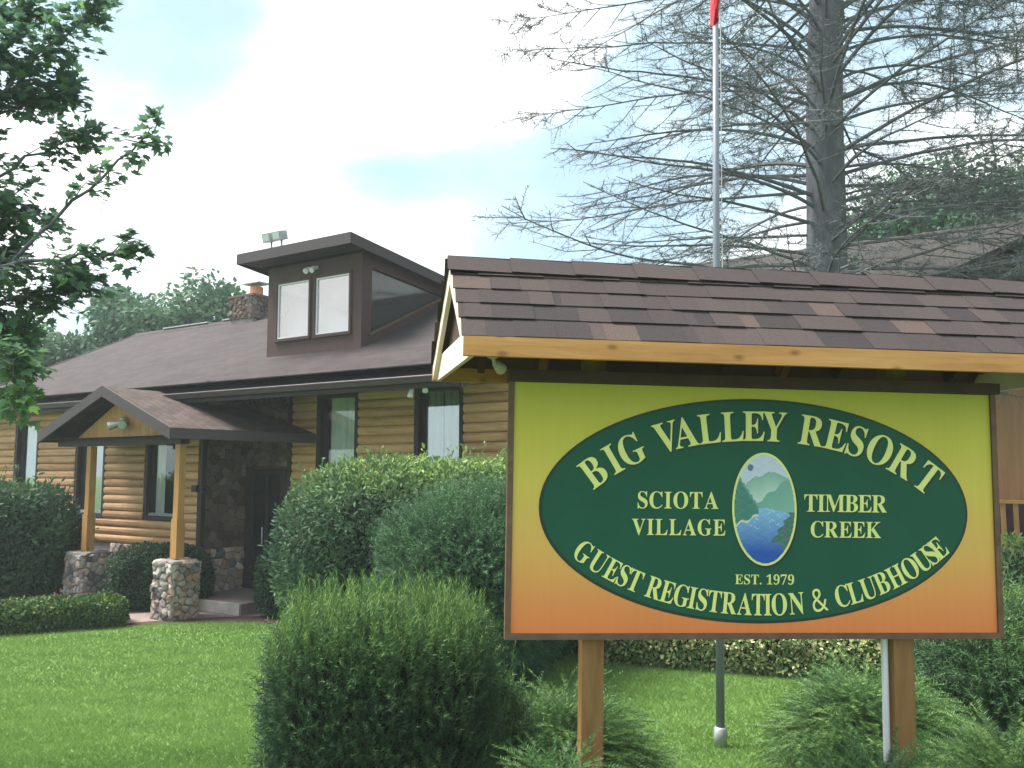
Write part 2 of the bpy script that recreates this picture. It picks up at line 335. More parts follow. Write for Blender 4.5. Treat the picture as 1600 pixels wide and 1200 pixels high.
def sprig(nn, ln, wd, bend=0, spread=.9, seed=1, flat=False):
    """a shoot along +y with nn needles; bend droops its end; unit length 1"""
    rs = np.random.RandomState(seed); V = []; F = []; T = []
    def ax(t): return np.array([0, t, -bend * t * t])
    for i in range(nn):
        t = .08 + .92 * i / (nn - 1); b = ax(t); ang = (i % 2) * math.pi + rs.uniform(-.5, .5) if flat else i * 2.4 + rs.uniform(-.3, .3)
        side = np.array([math.cos(ang), 0, math.sin(ang)]); d = side * spread + np.array([0, .75, 0]); d /= np.linalg.norm(d)
        l = ln * (1 - .45 * t) * rs.uniform(.8, 1.2); p = np.cross(d, rs.normal(size=3)); p /= np.linalg.norm(p)
        k = len(V); V += [b - p * wd / 2, b + p * wd / 2, b + d * l]; F.append((k, k + 1, k + 2)); T += [.12 * t, .12 * t, .12 * t + .10]
    for t0, t1 in ((0, .5), (.5, 1)):
        a, b = ax(t0), ax(t1); k = len(V); V += [a + [wd * .4, 0, 0], a - [wd * .4, 0, 0], b]; F.append((k, k + 1, k + 2)); T += [0, 0, .1]
    return np.array(V), np.array(F), np.array(T)
def shape_pts(n, c, r, seed, shell=.25, lump=.12, power=2.0, zmin=None, lf=2.0):
    """points in the outer shell of a lumpy super-ellipsoid; returns positions, outward normals, relative height 0..1"""
    rs = np.random.RandomState(seed); d = unit(rs.normal(size=(n, 3))); c = np.array(c, float); r = np.array(r, float)
    e = (np.abs(d) ** power).sum(1) ** (-1 / power); s = d * e[:, None]
    q = 1 + lump * nz(d, seed + 5, lf) - shell * rs.rand(n) ** 1.5
    P = c + s * r * q[:, None]; N_ = unit(np.sign(d) * np.abs(s) ** (power - 1) / r)
    if zmin is None: zmin = .02
    k = P[:, 2] > zmin
    return P[k], N_[k], np.clip((P[k, 2] - (c[2] - r[2])) / (2 * r[2]), 0, 1), rs
def core(name, c, r, seed, parent, power=2.0, lump=.12, f=.72):  # added solid dark lump, keeps light from passing through the bush
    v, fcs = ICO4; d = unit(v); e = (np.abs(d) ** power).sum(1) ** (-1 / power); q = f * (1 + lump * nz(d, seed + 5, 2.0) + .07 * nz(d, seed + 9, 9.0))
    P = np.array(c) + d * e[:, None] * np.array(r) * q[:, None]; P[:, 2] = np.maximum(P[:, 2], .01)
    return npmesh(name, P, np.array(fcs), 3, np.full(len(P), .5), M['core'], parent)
def at(u, v, Y):
    """point at distance Y in front of the viewpoint along photo direction (u, v)"""
    x = (u - 800) / 1350; up = -(v - 600) / 1350; cp, sp = math.cos(PITCH), math.sin(PITCH)
    y = cp - sp * up; z = sp + cp * up
    return np.array([x * Y / y, Y, EYE + z * Y / y])
# ------------------------------------------------------------------ ground
def groundmat(name, cols, s1, s2):
    m, nt, bs = newmat(name); L = nt.links; tc = nt.nodes.new('ShaderNodeTexCoord')
    a = nt.nodes.new('ShaderNodeTexNoise'); a.inputs['Scale'].default_value = s1; a.inputs['Detail'].default_value = 5; L.new(tc.outputs['Object'], a.inputs['Vector'])
    b = nt.nodes.new('ShaderNodeTexNoise'); b.inputs['Scale'].default_value = s2; b.inputs['Detail'].default_value = 6; b.inputs['Roughness'].default_value = .7; L.new(tc.outputs['Object'], b.inputs['Vector'])
    x = nt.nodes.new('ShaderNodeMath'); x.operation = 'ADD'; L.new(a.outputs['Fac'], x.inputs[0]); L.new(b.outputs['Fac'], x.inputs[1])
    y = nt.nodes.new('ShaderNodeMath'); y.operation = 'MULTIPLY'; y.inputs[1].default_value = .5; L.new(x.outputs[0], y.inputs[0])
    k = len(cols); r = ramp(nt, [(.3 + .4 * i / (k - 1), c) for i, c in enumerate(cols)]); L.new(y.outputs[0], r.inputs[0])
    L.new(r.outputs[0], bs.inputs['Base Color']); bs.inputs['Roughness'].default_value = 1; bs.inputs['Specular IOR Level'].default_value = .05
    bp = nt.nodes.new('ShaderNodeBump'); bp.inputs['Strength'].default_value = .6; bp.inputs['Distance'].default_value = .03; L.new(b.outputs['Fac'], bp.inputs['Height']); L.new(bp.outputs[0], bs.inputs['Normal'])
    return m
M['ground'] = groundmat('ground_turf', [(.05, .10, .03), (.08, .16, .04), (.11, .20, .05)], .15, 6)
M['lawn'] = groundmat('lawn_turf', [(.09, .17, .05), (.13, .23, .07), (.18, .29, .09)], .5, 14)
def sheet(name, poly, z, mat):
    b = MB(); b.add([(x, y, z) for x, y in poly], [tuple(range(len(poly)))]); o = b.build(name, mat); tag(o, kind='structure'); return o
sheet('ground', [(-260, -60), (260, -60), (260, 420), (-260, 420)], 0, M['ground'])
LAWN = [(-16, 3.5), (14, 3.5), (14, 9.6), (8.5, 8.3), (4.7, 9.75), (3.3, 10.45), (1.38, 11.2), (0, 11.3), (-2.4, 12.6), (-3.9, 13.5), (-4.7, 13.5), (-5.35, 13.4), (-5.95, 13.05), (-7.2, 12.4), (-9, 11.5), (-16, 8.4)]
sheet('lawn', LAWN, .004, M['lawn'])
sheet('mulch_bed', [(-16, 8.4), (-9, 11.5), (-7.2, 12.4), (-5.95, 13.05), (-5.35, 13.4), (-4.7, 13.5), (-3.9, 13.5), (-2.4, 12.6), (0, 11.3), (1.38, 11.2), (3.3, 10.45), (4.7, 9.75), (8.5, 8.3), (9.3, 9.5), (2.0, 12.1), (-3.2, 14.7), (-4.6, 15.5), (-12.6, 20.4), (-17, 12)], .008, M['mulch'])
sheet('bounce_cut_sheet', [(-2.0, 1.2), (5.6, 1.2), (6.2, 3.4), (6.0, 5.4), (4.2, 5.7), (1.9, 5.75), (.2, 5.7), (-1.4, 5.6), (-2.1, 4.4)], .016, M['mulch'])  # unseen dark sheet added below the sign to cut green bounce light
sheet('path', [(-6.95, 13.75), (-6.2, 13.2), (-5.25, 13.75), (-4.6, 13.95), (-3.7, 14.1), (-4.5, 15.1), (-5.7, 14.55)], .012, M['path'])

# ------------------------------------------------------------------ the log house (x to the right along the front, y into the house)
HROT = -rad(33)
house = empty('log_house', (-5.471, 15.3, 0), (0, 0, HROT), 'long low log sided house with brown shingle roof, roof dormer and gabled stone pillar porch', 'house')
RW = .945                                            # right wing wall is set back by this much
def log_rows(mb, x0, x1, z0, z1, y, axis='x', pitch=.15, bulge=.036):
    z = z0; k = 0
    while z < z1 - .01:
        zt = min(z + pitch, z1); h = zt - z; prof = []
        for i in range(8):
            t = i / 7; prof.append((y - bulge * math.sin(math.pi * t) ** .55 * (h / pitch), z + .003 + (h - .006) * t))
        bk = y + math.copysign(.05, bulge); prof += [(bk, zt - .003), (bk, z + .003)]
        cuts = [x0]; q = x0 + random.uniform(.5, 3.2)
        while q < x1 - .5: cuts.append(q); q += random.uniform(1.6, 3.4)
        cuts.append(x1)
        for a, b in zip(cuts, cuts[1:]): mb.extrude([(u + (random.uniform(-.004, .004) if i < 8 else 0), v_) for i, (u, v_) in enumerate(prof)], axis, a + (.002 if a > x0 else 0), b - (.002 if b < x1 else 0))
        z = zt
wall = MB()
LW = [(-6.25, -5.30), (-3.92, -2.88), (-1.62, -.56)]
edges = [-9.0] + [e for wv in LW for e in wv] + [-.02]
log_rows(wall, -9.0, -.02, .95, 1.40, 0)
for i in range(0, 8, 2): log_rows(wall, edges[i], edges[i + 1], 1.40, 3.35, 0)
log_rows(wall, -9.0, -.02, 3.35, 3.80, 0)
wall.build('log_wall', M['log'], house); wall = MB()
RWN = [(1.86, 2.84), (4.05, 5.03)]
log_rows(wall, 1.27, 1.86, .95, 3.95, RW); log_rows(wall, 2.84, 4.05, .95, 3.95, RW); log_rows(wall, 5.03, 5.9, .95, 3.95, RW)
for a, b in RWN: log_rows(wall, a, b, .95, 1.40, RW); log_rows(wall, a, b, 3.65, 3.95, RW)
wall.build('log_wall', M['log'], house)
wall = MB(); log_rows(wall, RW + .12, 9.6, .0, 4.05, 5.9, 'y', bulge=-.036); wall.build('log_wall', M['log'], house)
shell = MB()                                          # plain backing walls and gable ends
shell.box(-8.98, -6.3, .06, .16, .0, 3.8); shell.box(-9.0, -8.9, .17, 9.6, 0, 3.8); shell.box(5.8, 5.88, RW + .06, 9.6, 0, 4.1); shell.box(-8.88, 5.78, 9.5, 9.6, 0, 3.6)
shell.extrude([(.2, 3.82), (9.4, 3.82), (4.8, 5.98)], 'x', -8.98, -8.88); shell.extrude([(1.1, 4.12), (8.6, 4.12), (4.8, 5.98)], 'x', 5.78, 5.88)
shell.build('side_wall', M['log'], house)
for q in ((-8.97, -.03, .02, .14, 0, .945), (1.28, 5.88, RW + .02, RW + .14, 0, .945)):
    found = MB(); found.box(*q); found.build('foundation', M['mortar'], house)
# stone facing: real stones set in mortar
def clip_half(poly, px, py, nx, ny):
    r = []
    for i in range(len(poly)):
        a, b = poly[i], poly[(i + 1) % len(poly)]; da = (a[0] - px) * nx + (a[1] - py) * ny; db = (b[0] - px) * nx + (b[1] - py) * ny
        if da <= 0: r.append(a)
        if da * db < 0: t = da / (da - db); r.append((a[0] + (b[0] - a[0]) * t, a[1] + (b[1] - a[1]) * t))
    return r
def stone_face(mb, x0, x1, z0, z1, plane, axis, size, seed, proud=.035, out_=-1):
    """irregular split stones fitted together on a wall face"""
    rs = np.random.RandomState(seed); pts = []
    for _ in range(4000):
        p = (rs.uniform(x0, x1), rs.uniform(z0, z1)); 
        if all((p[0] - q[0]) ** 2 + ((p[1] - q[1]) * 1.25) ** 2 > (size * q[2]) ** 2 for q in pts): pts.append((p[0], p[1], rs.uniform(.5, .95)))
    for i, p in enumerate(pts):
        poly = [(x0, z0), (x1, z0), (x1, z1), (x0, z1)]
        for j, q in enumerate(pts):
            if i != j and (p[0] - q[0]) ** 2 + (p[1] - q[1]) ** 2 < (size * 3.2) ** 2:
                w_ = .5 + .12 * (p[2] - q[2]); dx, dz = q[0] - p[0], q[1] - p[1]; poly = clip_half(poly, p[0] + dx * w_, p[1] + dz * w_, dx, dz)
                if len(poly) < 3: break
        if len(poly) < 3: continue
        fine = []                                        # nibble the outline
        for a, b in zip(poly, poly[1:] + poly[:1]):
            for t in (0, .5): fine.append((a[0] + (b[0] - a[0]) * t + rs.uniform(-.006, .006), a[1] + (b[1] - a[1]) * t + rs.uniform(-.006, .006)))
        cx = sum(q[0] for q in fine) / len(fine); cz = sum(q[1] for q in fine) / len(fine); pr_ = proud * rs.uniform(.6, 1.5); tx, tz = rs.uniform(-.12, .12, 2); rings = []
        for k, d in ((.95, -.02), (.93, pr_ * .55), (.80, pr_), (.42, pr_ * 1.12)):
            rings.append([(cx + (u - cx) * k, cz + (v_ - cz) * k, d + (tx * (u - cx) + tz * (v_ - cz) if d > 0 else 0) + (rs.uniform(-.004, .004) if d > 0 else 0)) for u, v_ in fine])
        n = len(fine); V = []; F = []
        for rg in rings:
            for u, v_, d in rg: V.append((u, plane + out_ * d, v_) if axis == 'y' else (plane + out_ * d, u, v_))
        for r_i in range(3):
            for k in range(n): F.append((r_i * n + k, r_i * n + (k + 1) % n, (r_i + 1) * n + (k + 1) % n, (r_i + 1) * n + k))
        F.append(tuple(range(3 * n, 4 * n))); mb.add(V, F, rs.rand())
ent = MB(); ent.box(-.02, .06, .04, RW - .02, 0, 3.9); ent.box(.06, .13, RW - .02, RW + .1, 0, 3.95); ent.box(1.16, 1.26, RW - .02, RW + .1, 0, 3.95); ent.box(.13, 1.16, RW - .01, RW + .1, 2.36, 3.95)
eo = ent.build('entry_wall', M['dark_mortar'], house)
es = MB(); stone_face(es, .05, RW - .03, .1, 3.85, .06, 'x', .2, 3, .02, 1); stone_face(es, .07, 1.25, 2.38, 3.9, RW - .02, 'y', .2, 4, .02)
es.build('stone_facing', M['stone_dark'], eo)
lf = MB(); stone_face(lf, -2.6, -.02, .0, .94, .0, 'y', .19, 5, .03); stone_face(lf, .0, .9, .0, .94, .075, 'x', .17, 6, .03, 1)
lf.build('stone_base', M['stone'], house)
for q in ((-.02, .09, -.055, .035, .95, 3.7), (1.18, 1.265, RW - .05, RW - .022, .2, 3.95)):
    cb = MB(); cb.box(*q); cb.build('corner_board', M['trim'], house)
# windows
def window(x0, x1, z0, z1, y, curtain, coated=False):
    f = MB(); c = .085; dp = .15
    f.box(x0, x0 + c, y - .022, y + dp, z0, z1); f.box(x1 - c, x1, y - .022, y + dp, z0, z1)
    f.box(x0 + c, x1 - c, y - .022, y + dp, z1 - c, z1); f.box(x0 + c, x1 - c, y - .022, y + dp, z0, z0 + c)
    f.box(x0 + c, x0 + c + .10, y + .07, y + dp - .003, z0 + c, z1 - c); f.box(x1 - c - .03, x1 - c, y + .07, y + dp - .003, z0 + c, z1 - c)
    fr = f.build('window', M['trim'], house)
    s = MB(); s.box(x0 + c, x1 - c, y + .03, y + .068, z0 + c + .001, z0 + c + .05); s.build('sill', M['galv'], fr)
    p = MB(); p.box(x0 + c + .1, x1 - c - .03, y + .085, y + .092, z0 + c, z1 - c); p.build('pane', M['glass_sky'] if coated else M['glass'], fr)
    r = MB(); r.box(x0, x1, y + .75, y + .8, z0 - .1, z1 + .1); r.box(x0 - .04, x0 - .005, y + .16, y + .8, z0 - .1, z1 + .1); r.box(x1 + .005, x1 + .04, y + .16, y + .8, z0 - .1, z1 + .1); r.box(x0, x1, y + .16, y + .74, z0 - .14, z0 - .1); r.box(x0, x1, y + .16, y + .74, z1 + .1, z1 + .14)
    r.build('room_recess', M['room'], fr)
    for (ca, cb_, mat) in curtain:
        m = MB(); n = 40; a = x0 + c + (x1 - x0 - 2 * c) * ca; b = x0 + c + (x1 - x0 - 2 * c) * cb_
        for i in range(n):
            xa = a + (b - a) * i / n; xb = a + (b - a) * (i + 1) / n
            f_ = lambda q: y + .145 + .022 * math.sin(q * 62) + .012 * math.sin(q * 23)
            m.add([(xa, f_(xa), z0 + .05), (xb, f_(xb), z0 + .05), (xb, f_(xb), z1 - .03), (xa, f_(xa), z1 - .03)], [(0, 1, 2, 3)])
        m.build('curtain', mat, fr)
window(*LW[0], 1.40, 3.35, 0, [(.0, 1, M['curtain'])], True); window(*LW[1], 1.40, 3.35, 0, [(0, 1, M['curtain'])], True); window(*LW[2], 1.40, 3.35, 0, [(0, .36, M['curtain'])])
window(*RWN[0], 1.40, 3.65, RW, [(0, 1, M['curtain_dim'])]); window(*RWN[1], 1.40, 3.65, RW, [(0, .46, M['curtain']), (.52, 1, M['curtain'])], True)
# entrance door
d = MB(); d.box(.131, .23, RW - .045, RW + .05, .2, 2.355); d.box(1.06, 1.159, RW - .045, RW + .05, .2, 2.355); d.box(.23, 1.06, RW - .045, RW + .05, 2.25, 2.355); d.box(.23, 1.06, RW - .03, RW + .03, .2, .32); d.box(.62, .68, RW - .03, RW + .03, .32, 2.25); d.box(.23, .30, RW - .03, RW + .03, .32, 2.25); d.box(.99, 1.06, RW - .03, RW + .03, .32, 2.25)
do = d.build('door', M['trim'], house)
for a, b in ((.30, .62), (.68, .99)):
    g = MB(); g.box(a, b, RW - .005, RW + .005, .32, 2.25); g.build('pane', M['glass_dark'], do)
h = MB(); h.tube([(.60, RW - .07, 1.0), (.60, RW - .07, 1.3)], [.014, .014], 8); h.build('handle', M['galv'], do)
# roof
PITCH_M = .48
def zr(y): return 3.65 + PITCH_M * (y + .4)
rf = MB()
rf.extrude([(-.46, zr(-.46)), (4.8, zr(4.8)), (10.06, zr(-.46)), (10.06, zr(-.46) - .11), (4.8, zr(4.8) - .12), (-.46, zr(-.46) - .11)], 'x', -9.4, 6.0)
ro = rf.build('roof', M['roof'], house)
v = MB(); v.extrude([(4.62, zr(4.62) + .006), (4.8, zr(4.8) + .05), (4.98, zr(4.62) + .006)], 'x', -9.39, 5.99); v.build('ridge_cap', M['roof'], ro)
for a, b in ((-8.1, -6.2), (-5.6, -5.2)):
    v = MB(); v.box(a, b, 4.74, 4.86, zr(4.8) + .052, zr(4.8) + .085); v.build('ridge_vent', M['galv'], ro)
g = MB(); g.extrude([(-.578, 3.635), (-.584, 3.628), (-.584, 3.612), (-.576, 3.606), (-.556, 3.54), (-.47, 3.532), (-.47, 3.62), (-.482, 3.62), (-.482, 3.545), (-.55, 3.55), (-.57, 3.61), (-.572, 3.635)], 'x', -9.42, 6.02); g.build('gutter', M['gutter'], house)
g = MB(); g.box(-9.38, 5.98, -.465, -.435, 3.47, 3.528); g.build('fascia', M['trim'], house)
g = MB(); g.box(-9.37, 5.97, -.43, .9, 3.80, 3.815); g.build('soffit', M['trim'], house)
for s, (xa, xb) in enumerate(((-9.44, -9.402), (6.002, 6.04))):
    r_ = MB(); r_.extrude([(-.47, zr(-.47) + .02), (4.8, zr(4.8) + .02), (10.07, zr(-.47) + .02), (10.07, zr(-.47) - .18), (4.8, zr(4.8) - .18), (-.47, zr(-.47) - .18)], 'x', xa, xb); r_.build('rake_board', M['gutter'], house)
# chimney
c = MB(); c.box(-4.98, -4.12, 4.5, 5.3, 5.6, 6.66); co = c.build('chimney', M['mortar'], house)
c = MB(); stone_face(c, -4.98, -4.12, 6.1, 6.66, 4.5, 'y', .17, 21, .03); stone_face(c, 4.5, 5.3, 6.1, 6.66, -4.12, 'x', .17, 22, .03, 1); stone_face(c, 4.5, 5.3, 6.1, 6.66, -4.98, 'x', .17, 23, .03); c.build('stone_facing', M['stone_dark'], co)
c = MB(); c.box(-5.03, -4.07, 4.45, 5.35, 6.665, 6.72); c.build('cap_slab', M['stone_dark'], co)
c = MB(); c.tube([(-4.3, 4.75, 6.72), (-4.3, 4.75, 6.93)], [.17, .16], 12); c.build('flue_pot', M['terracotta'], co)
c = MB(); c.tube([(-4.45, 4.75, 6.93), (-4.45, 4.75, 7.0)], [.05, .05], 8); c.box(-4.62, -4.0, 4.55, 4.95, 7.0, 7.03); c.build('rain_cap', M['galv'], co)
# dormer: shed roof falling to the back, glazed front and triangular side light
DX0, DX1, DY = .13, 2.54, 1.275
dm = MB()
zb, zt = zr(DY) + .0, 6.16
def panel(x0, x1, z0, z1, y0=DY, y1=DY + .08): dm.box(x0, x1, y0, y1, z0, z1)
G1, G2, GZ0, GZ1 = (.42, 1.25), (1.43, 2.26), 4.77, 5.82
panel(DX0, DX1, zb - .1, GZ0); panel(DX0, DX1, GZ1, zt); panel(DX0, G1[0], GZ0, GZ1); panel(G1[1], G2[0], GZ0, GZ1); panel(G2[1], DX1, GZ0, GZ1)
def ztop(y): return 6.22 - .105 * (y - DY)
yend = 4.2
for xa, xb in ((DX0, DX0 + .08),):
    dm.extrude([(DY + .081, zr(DY + .08) - .1), (yend, zr(yend) - .1), (yend, ztop(yend)), (DY + .081, ztop(DY))], 'x', xa, xb)
# right cheek: frame round the triangular glass
def zg0(y): return zr(y) + .17
dm.extrude([(DY + .081, zr(DY) - .1), (DY + .26, zr(DY + .26) - .1), (DY + .26, ztop(DY + .26)), (DY + .081, ztop(DY))], 'x', DX1 - .08, DX1)
dm.extrude([(DY + .261, zr(DY + .26) - .1), (yend, zr(yend) - .1), (yend, zg0(yend)), (DY + .261, zg0(DY + .26))], 'x', DX1 - .08, DX1 - .003)
dm.extrude([(DY + .261, ztop(DY + .26) - .27), (3.6, ztop(3.6) - .22), (yend, ztop(yend) - .2), (yend, ztop(yend)), (DY + .261, ztop(DY + .26))], 'x', DX1 - .08, DX1 - .002)
dmo = dm.build('dormer', M['dormer'], house)
r = MB(); r.extrude([(DY - .47, 6.37), (yend + .3, 6.37 - .105 * (yend + .77 - DY)), (yend + .3, 6.30 - .105 * (yend + .77 - DY)), (DY - .47, 6.30)], 'x', -.16, 2.70); r.build('roof', M['roof'], dmo)
r = MB(); r.box(-.17, 2.71, DY - .505, DY - .472, 6.19, 6.385)
for xa, xb in ((-.195, -.172), (2.712, 2.735)): r.extrude([(DY - .505, 6.385), (yend + .3, 6.385 - .105 * (yend + .805 - DY)), (yend + .3, 6.19 - .105 * (yend + .805 - DY)), (DY - .505, 6.19)], 'x', xa, xb)
r.box(-.15, 2.69, DY - .465, DY - .003, 6.205, 6.225)
r.build('fascia', M['gutter'], dmo)
for (a, b) in (G1, G2):
    fr = MB(); fr.box(a - .05, a, DY - .03, DY - .002, GZ0 - .05, GZ1 + .05); fr.box(b, b + .05, DY - .03, DY - .002, GZ0 - .05, GZ1 + .05); fr.box(a, b, DY - .03, DY - .002, GZ1, GZ1 + .05); fr.box(a - .06, b + .06, DY - .05, DY - .002, GZ0 - .055, GZ0 - .002)
    fr.build('window_frame', M['dormer'], dmo)
for (a, b) in (G1, G2):
    ii = MB()
    for q in ((a, a + .028, GZ0, GZ1), (b - .028, b, GZ0, GZ1), (a + .028, b - .028, GZ0, GZ0 + .028), (a + .028, b - .028, GZ1 - .028, GZ1)): ii.box(q[0], q[1], DY - .012, DY + .03, q[2], q[3])
    ii.build('window_sash', M['white'], dmo)
for (a, b) in (G1, G2):
    p = MB(); p.box(a + .028, b - .028, DY + .008, DY + .014, GZ0 + .028, GZ1 - .028); p.build('window_pane', M['glass_sky'], dmo)
# pale lining seen through the dormer panes, with a grey board for the dimmer zone
rm = MB(); rm.add([(DX0 + .09, DY + .09, 4.6), (DX1 - .09, DY + .09, 4.6), (DX1 - .09, DY + .75, 6.1), (DX0 + .09, DY + .75, 6.1)], [(0, 1, 2, 3)])
rm.add([(DX0 + .09, DY + .09, 6.18), (DX1 - .09, DY + .09, 6.18), (DX1 - .09, DY + .75, 6.12), (DX0 + .09, DY + .75, 6.12)], [(3, 2, 1, 0)])
rm.build('inner_lining', M['ceiling'], dmo)
rm = MB(); rm.add([(DX0 + .09, DY + .16, 5.80), (DX1 - .09, DY + .16, 5.00), (DX1 - .09, DY + .16, 6.10), (DX0 + .09, DY + .16, 6.10)], [(0, 1, 2, 3)]); rm.build('dim_zone_board', M['concrete'], dmo)  # upright grey board, paints the dim part of the panes above a slanted line
p = MB(); p.extrude([(DY + .26, zg0(DY + .26)), (yend, zg0(yend)), (yend, ztop(yend) - .2), (3.6, ztop(3.6) - .22), (DY + .26, ztop(DY + .26) - .27)], 'x', DX1 - .05, DX1 - .044); p.build('side_pane', M['glass_side'], dmo)
s = MB(); s.bar((DX1 + .012, DY + .2, zg0(DY + .2) - .01), (DX1 + .012, yend, zg0(yend) - .01), .03, .04); s.build('side_sill', M['frame'], dmo)
s = MB()
for x in (1.28, 1.43): s.tube([(x, DY - .02, 6.02), (x, DY - .10, 5.99), (x + .01, DY - .16, 5.94)], [.03, .045, .055], 10)
s.box(1.25, 1.46, DY - .03, DY - .002, 5.99, 6.05); s.build('floodlight', M['white'], dmo)
for q in (.06, .34):
    a = MB(); a.bar((q + .1, DY - .12, 6.74), (q + .1, DY + .06, 6.79), .22, .17); ao = a.build('rooftop_floodlight', M['galv'], dmo)
    a = MB(); a.bar((q + .1, DY - .121, 6.74), (q + .1, DY - .128, 6.738), .17, .12); a.build('lamp_glass', M['lens'], dmo)
    a = MB(); a.tube([(q + .1, DY + .02, 6.3), (q + .1, DY + .02, 6.71)], [.02, .02], 8); a.build('lamp_stem', M['galv'], dmo)
# porch
PX = -.72
pr = MB()
def pz(x): return 3.72 - .39 * abs(x - PX)
FY = -1.45
def slab(pts, th): # top outline (counter-clockwise) and thickness
    k = len(pts); pr.add([p for p in pts] + [(p[0], p[1], p[2] - th) for p in pts], [tuple(range(k)), tuple(range(k, 2 * k))[::-1]] + [(i, k + i, k + (i + 1) % k, (i + 1) % k) for i in range(k)])
slab([(PX, FY, 3.72), (1.16, FY, 2.985), (1.86, RW, 2.95), (PX, RW, 3.72)], .05)
slab([(PX - 1.86, FY, 2.995), (PX, FY, 3.72), (PX, -.25, 3.72), (PX - 1.86, -.05, 2.995)], .05)
po = pr.build('porch_roof', M['porch_roof'], house)
q = MB(); th = .17
q.extrude([(PX, 3.74), (PX - 1.93, 2.985), (PX - 1.93, 2.80), (PX, 3.555)], 'y', FY - .04, FY - .002)
q.extrude([(PX, 3.74), (PX, 3.555), (1.16, 2.80), (1.16, 2.985)], 'y', FY - .04, FY - .002)
q.bar((1.175, FY - .03, 2.895), (1.88, RW - .01, 2.86), .03, .16); q.bar((PX - 1.88, FY, 2.895), (PX - 1.88, -.05, 2.895), .03, .16)
q.build('porch_fascia', M['gutter'], house)
q = MB(); q.add([(PX - 1.84, FY + .02, 2.87), (1.14, FY + .02, 2.87), (1.78, RW, 2.84), (PX - 1.84, 0, 2.87)], [(3, 2, 1, 0)]); q.build('porch_soffit', M['trim'], house)
q = MB(); q.extrude([(PX - 1.25, 2.89), (PX + 1.40, 2.89), (PX, 3.52)], 'y', -1.13, -1.08); q.build('porch_gable', M['porch_wood'], house)
q = MB(); q.box(PX - 1.78, 1.02, -1.19, -1.02, 2.74, 2.865); q.build('porch_beam', M['trim'], house)
q = MB(); q.tube([(-.55, -1.14, 3.15), (-.55, -1.2, 3.13)], [.09, .08], 10); q.tube([(-.57, -1.2, 3.12), (-.72, -1.33, 3.06)], [.045, .075], 10); q.tube([(-.53, -1.2, 3.12), (-.36, -1.32, 3.07)], [.045, .07], 10); q.build('porch_light', M['galv'], house)
for k, x in enumerate((-1.56, .91)):
    zt_ = .935
    s = MB(); s.box(x - .06, x + .06, -1.16, -1.04, zt_, 2.735); s.box(x - .075, x + .075, -1.175, -1.025, zt_, zt_ + .62); s.build('porch_post', M['porch_wood'], house)
    w_ = .215; yc = -1.1
    s = MB(); s.box(x - w_, x + w_, yc - w_, yc + w_, 0, zt_ - .05); pil = s.build('pillar', M['mortar'], house)
    s = MB()
    stone_face(s, x - w_ - .035, x + w_ + .035, .0, zt_ - .05, yc - w_, 'y', .15, 31 + k, .045); stone_face(s, x - w_ - .035, x + w_ + .035, .0, zt_ - .05, yc + w_, 'y', .15, 33 + k, .045, 1)
    stone_face(s, yc - w_ - .03, yc + w_ + .03, .0, zt_ - .05, x + w_, 'x', .15, 35 + k, .045, 1); stone_face(s, yc - w_ - .03, yc + w_ + .03, .0, zt_ - .05, x - w_, 'x', .15, 37 + k, .045)
    rs = np.random.RandomState(50 + k)
    for i in range(3):
        for j in range(3): s.lump((x - .17 + .17 * i + rs.uniform(-.02, .02), yc - .17 + .17 * j + rs.uniform(-.02, .02), zt_ - .055), 1, rs.randint(1 << 30), rs.rand(), (.10, .10, .05))
    s.build('stone_facing', M['stone'], pil)
s = MB(); s.box(-1.1, 1.62, -.42, RW - .03, .0, .19); s.build('porch_slab', M['path'], house)
for q in ((.2, 1.66, -.47, -.425, .02, .2), (-1.3, .18, -.52, -.425, .02, .19)):
    s = MB(); s.box(*q); s.build('slab_riser', M['concrete'], house)
s = MB(); s.tube([(.15, -.055, 1.98), (.15, -.12, 1.98)], [.05, .05], 8); s.box(-.12, .02, -.11, -.045, 1.94, 2.06); s.build('door_buzzer', M['black'], house)
s = MB(); s.box(4.98, 5.32, -.34, -.24, 3.50, 3.535); s.tube([(5.01, -.30, 3.495), (5.0, -.33, 3.36)], [.025, .045], 8); s.tube([(5.26, -.30, 3.495), (5.30, -.36, 3.44)], [.025, .045], 8); s.tube([(5.12, -.27, 3.535), (5.12, -.27, 3.66)], [.02, .02], 6)
s.build('wall_floodlight', M['white'], house)

# ------------------------------------------------------------------ second building further back on the right
lodge = empty('tan_lodge', (1.42, 19.7, 0), (0, 0, HROT), 'tall tan plank building with weathered brown roof standing behind the sign and tree', 'building')
LM = .665
def zl(y): return 4.3 + LM * (y + .5)
b = MB(); b.box(0, 17, 0, .15, .6, 4.55); b.box(0, .15, .16, 10, 0, 4.5); b.box(16.85, 17, .16, 10, 0, 4.5); b.box(.16, 16.84, 9.85, 10, 0, 4.5)
b.extrude([(.16, 4.51), (9.84, 4.51), (5, 7.7)], 'x', .01, .14); b.extrude([(.16, 4.51), (9.84, 4.51), (5, 7.7)], 'x', 16.86, 16.99); b.build('wall', M['tan'], lodge)
b = MB(); b.extrude([(-.5, zl(-.5)), (5, zl(5)), (10.5, zl(-.5)), (10.5, zl(-.5) - .12), (5, zl(5) - .14), (-.5, zl(-.5) - .12)], 'x', -.5, 17.5); lr = b.build('roof', M['lodge_roof'], lodge)
b = MB(); b.box(-.5, 17.5, -.56, -.505, 4.12, 4.3); b.build('fascia', M['trim'], lodge)
for q in (7.38, 10.9):
    b = MB(); b.box(q, q + .12, -.03, -.002, .6, 4.2); b.build('corner_board', M['trim'], lodge)
gx, hw = 9.3, 2.1
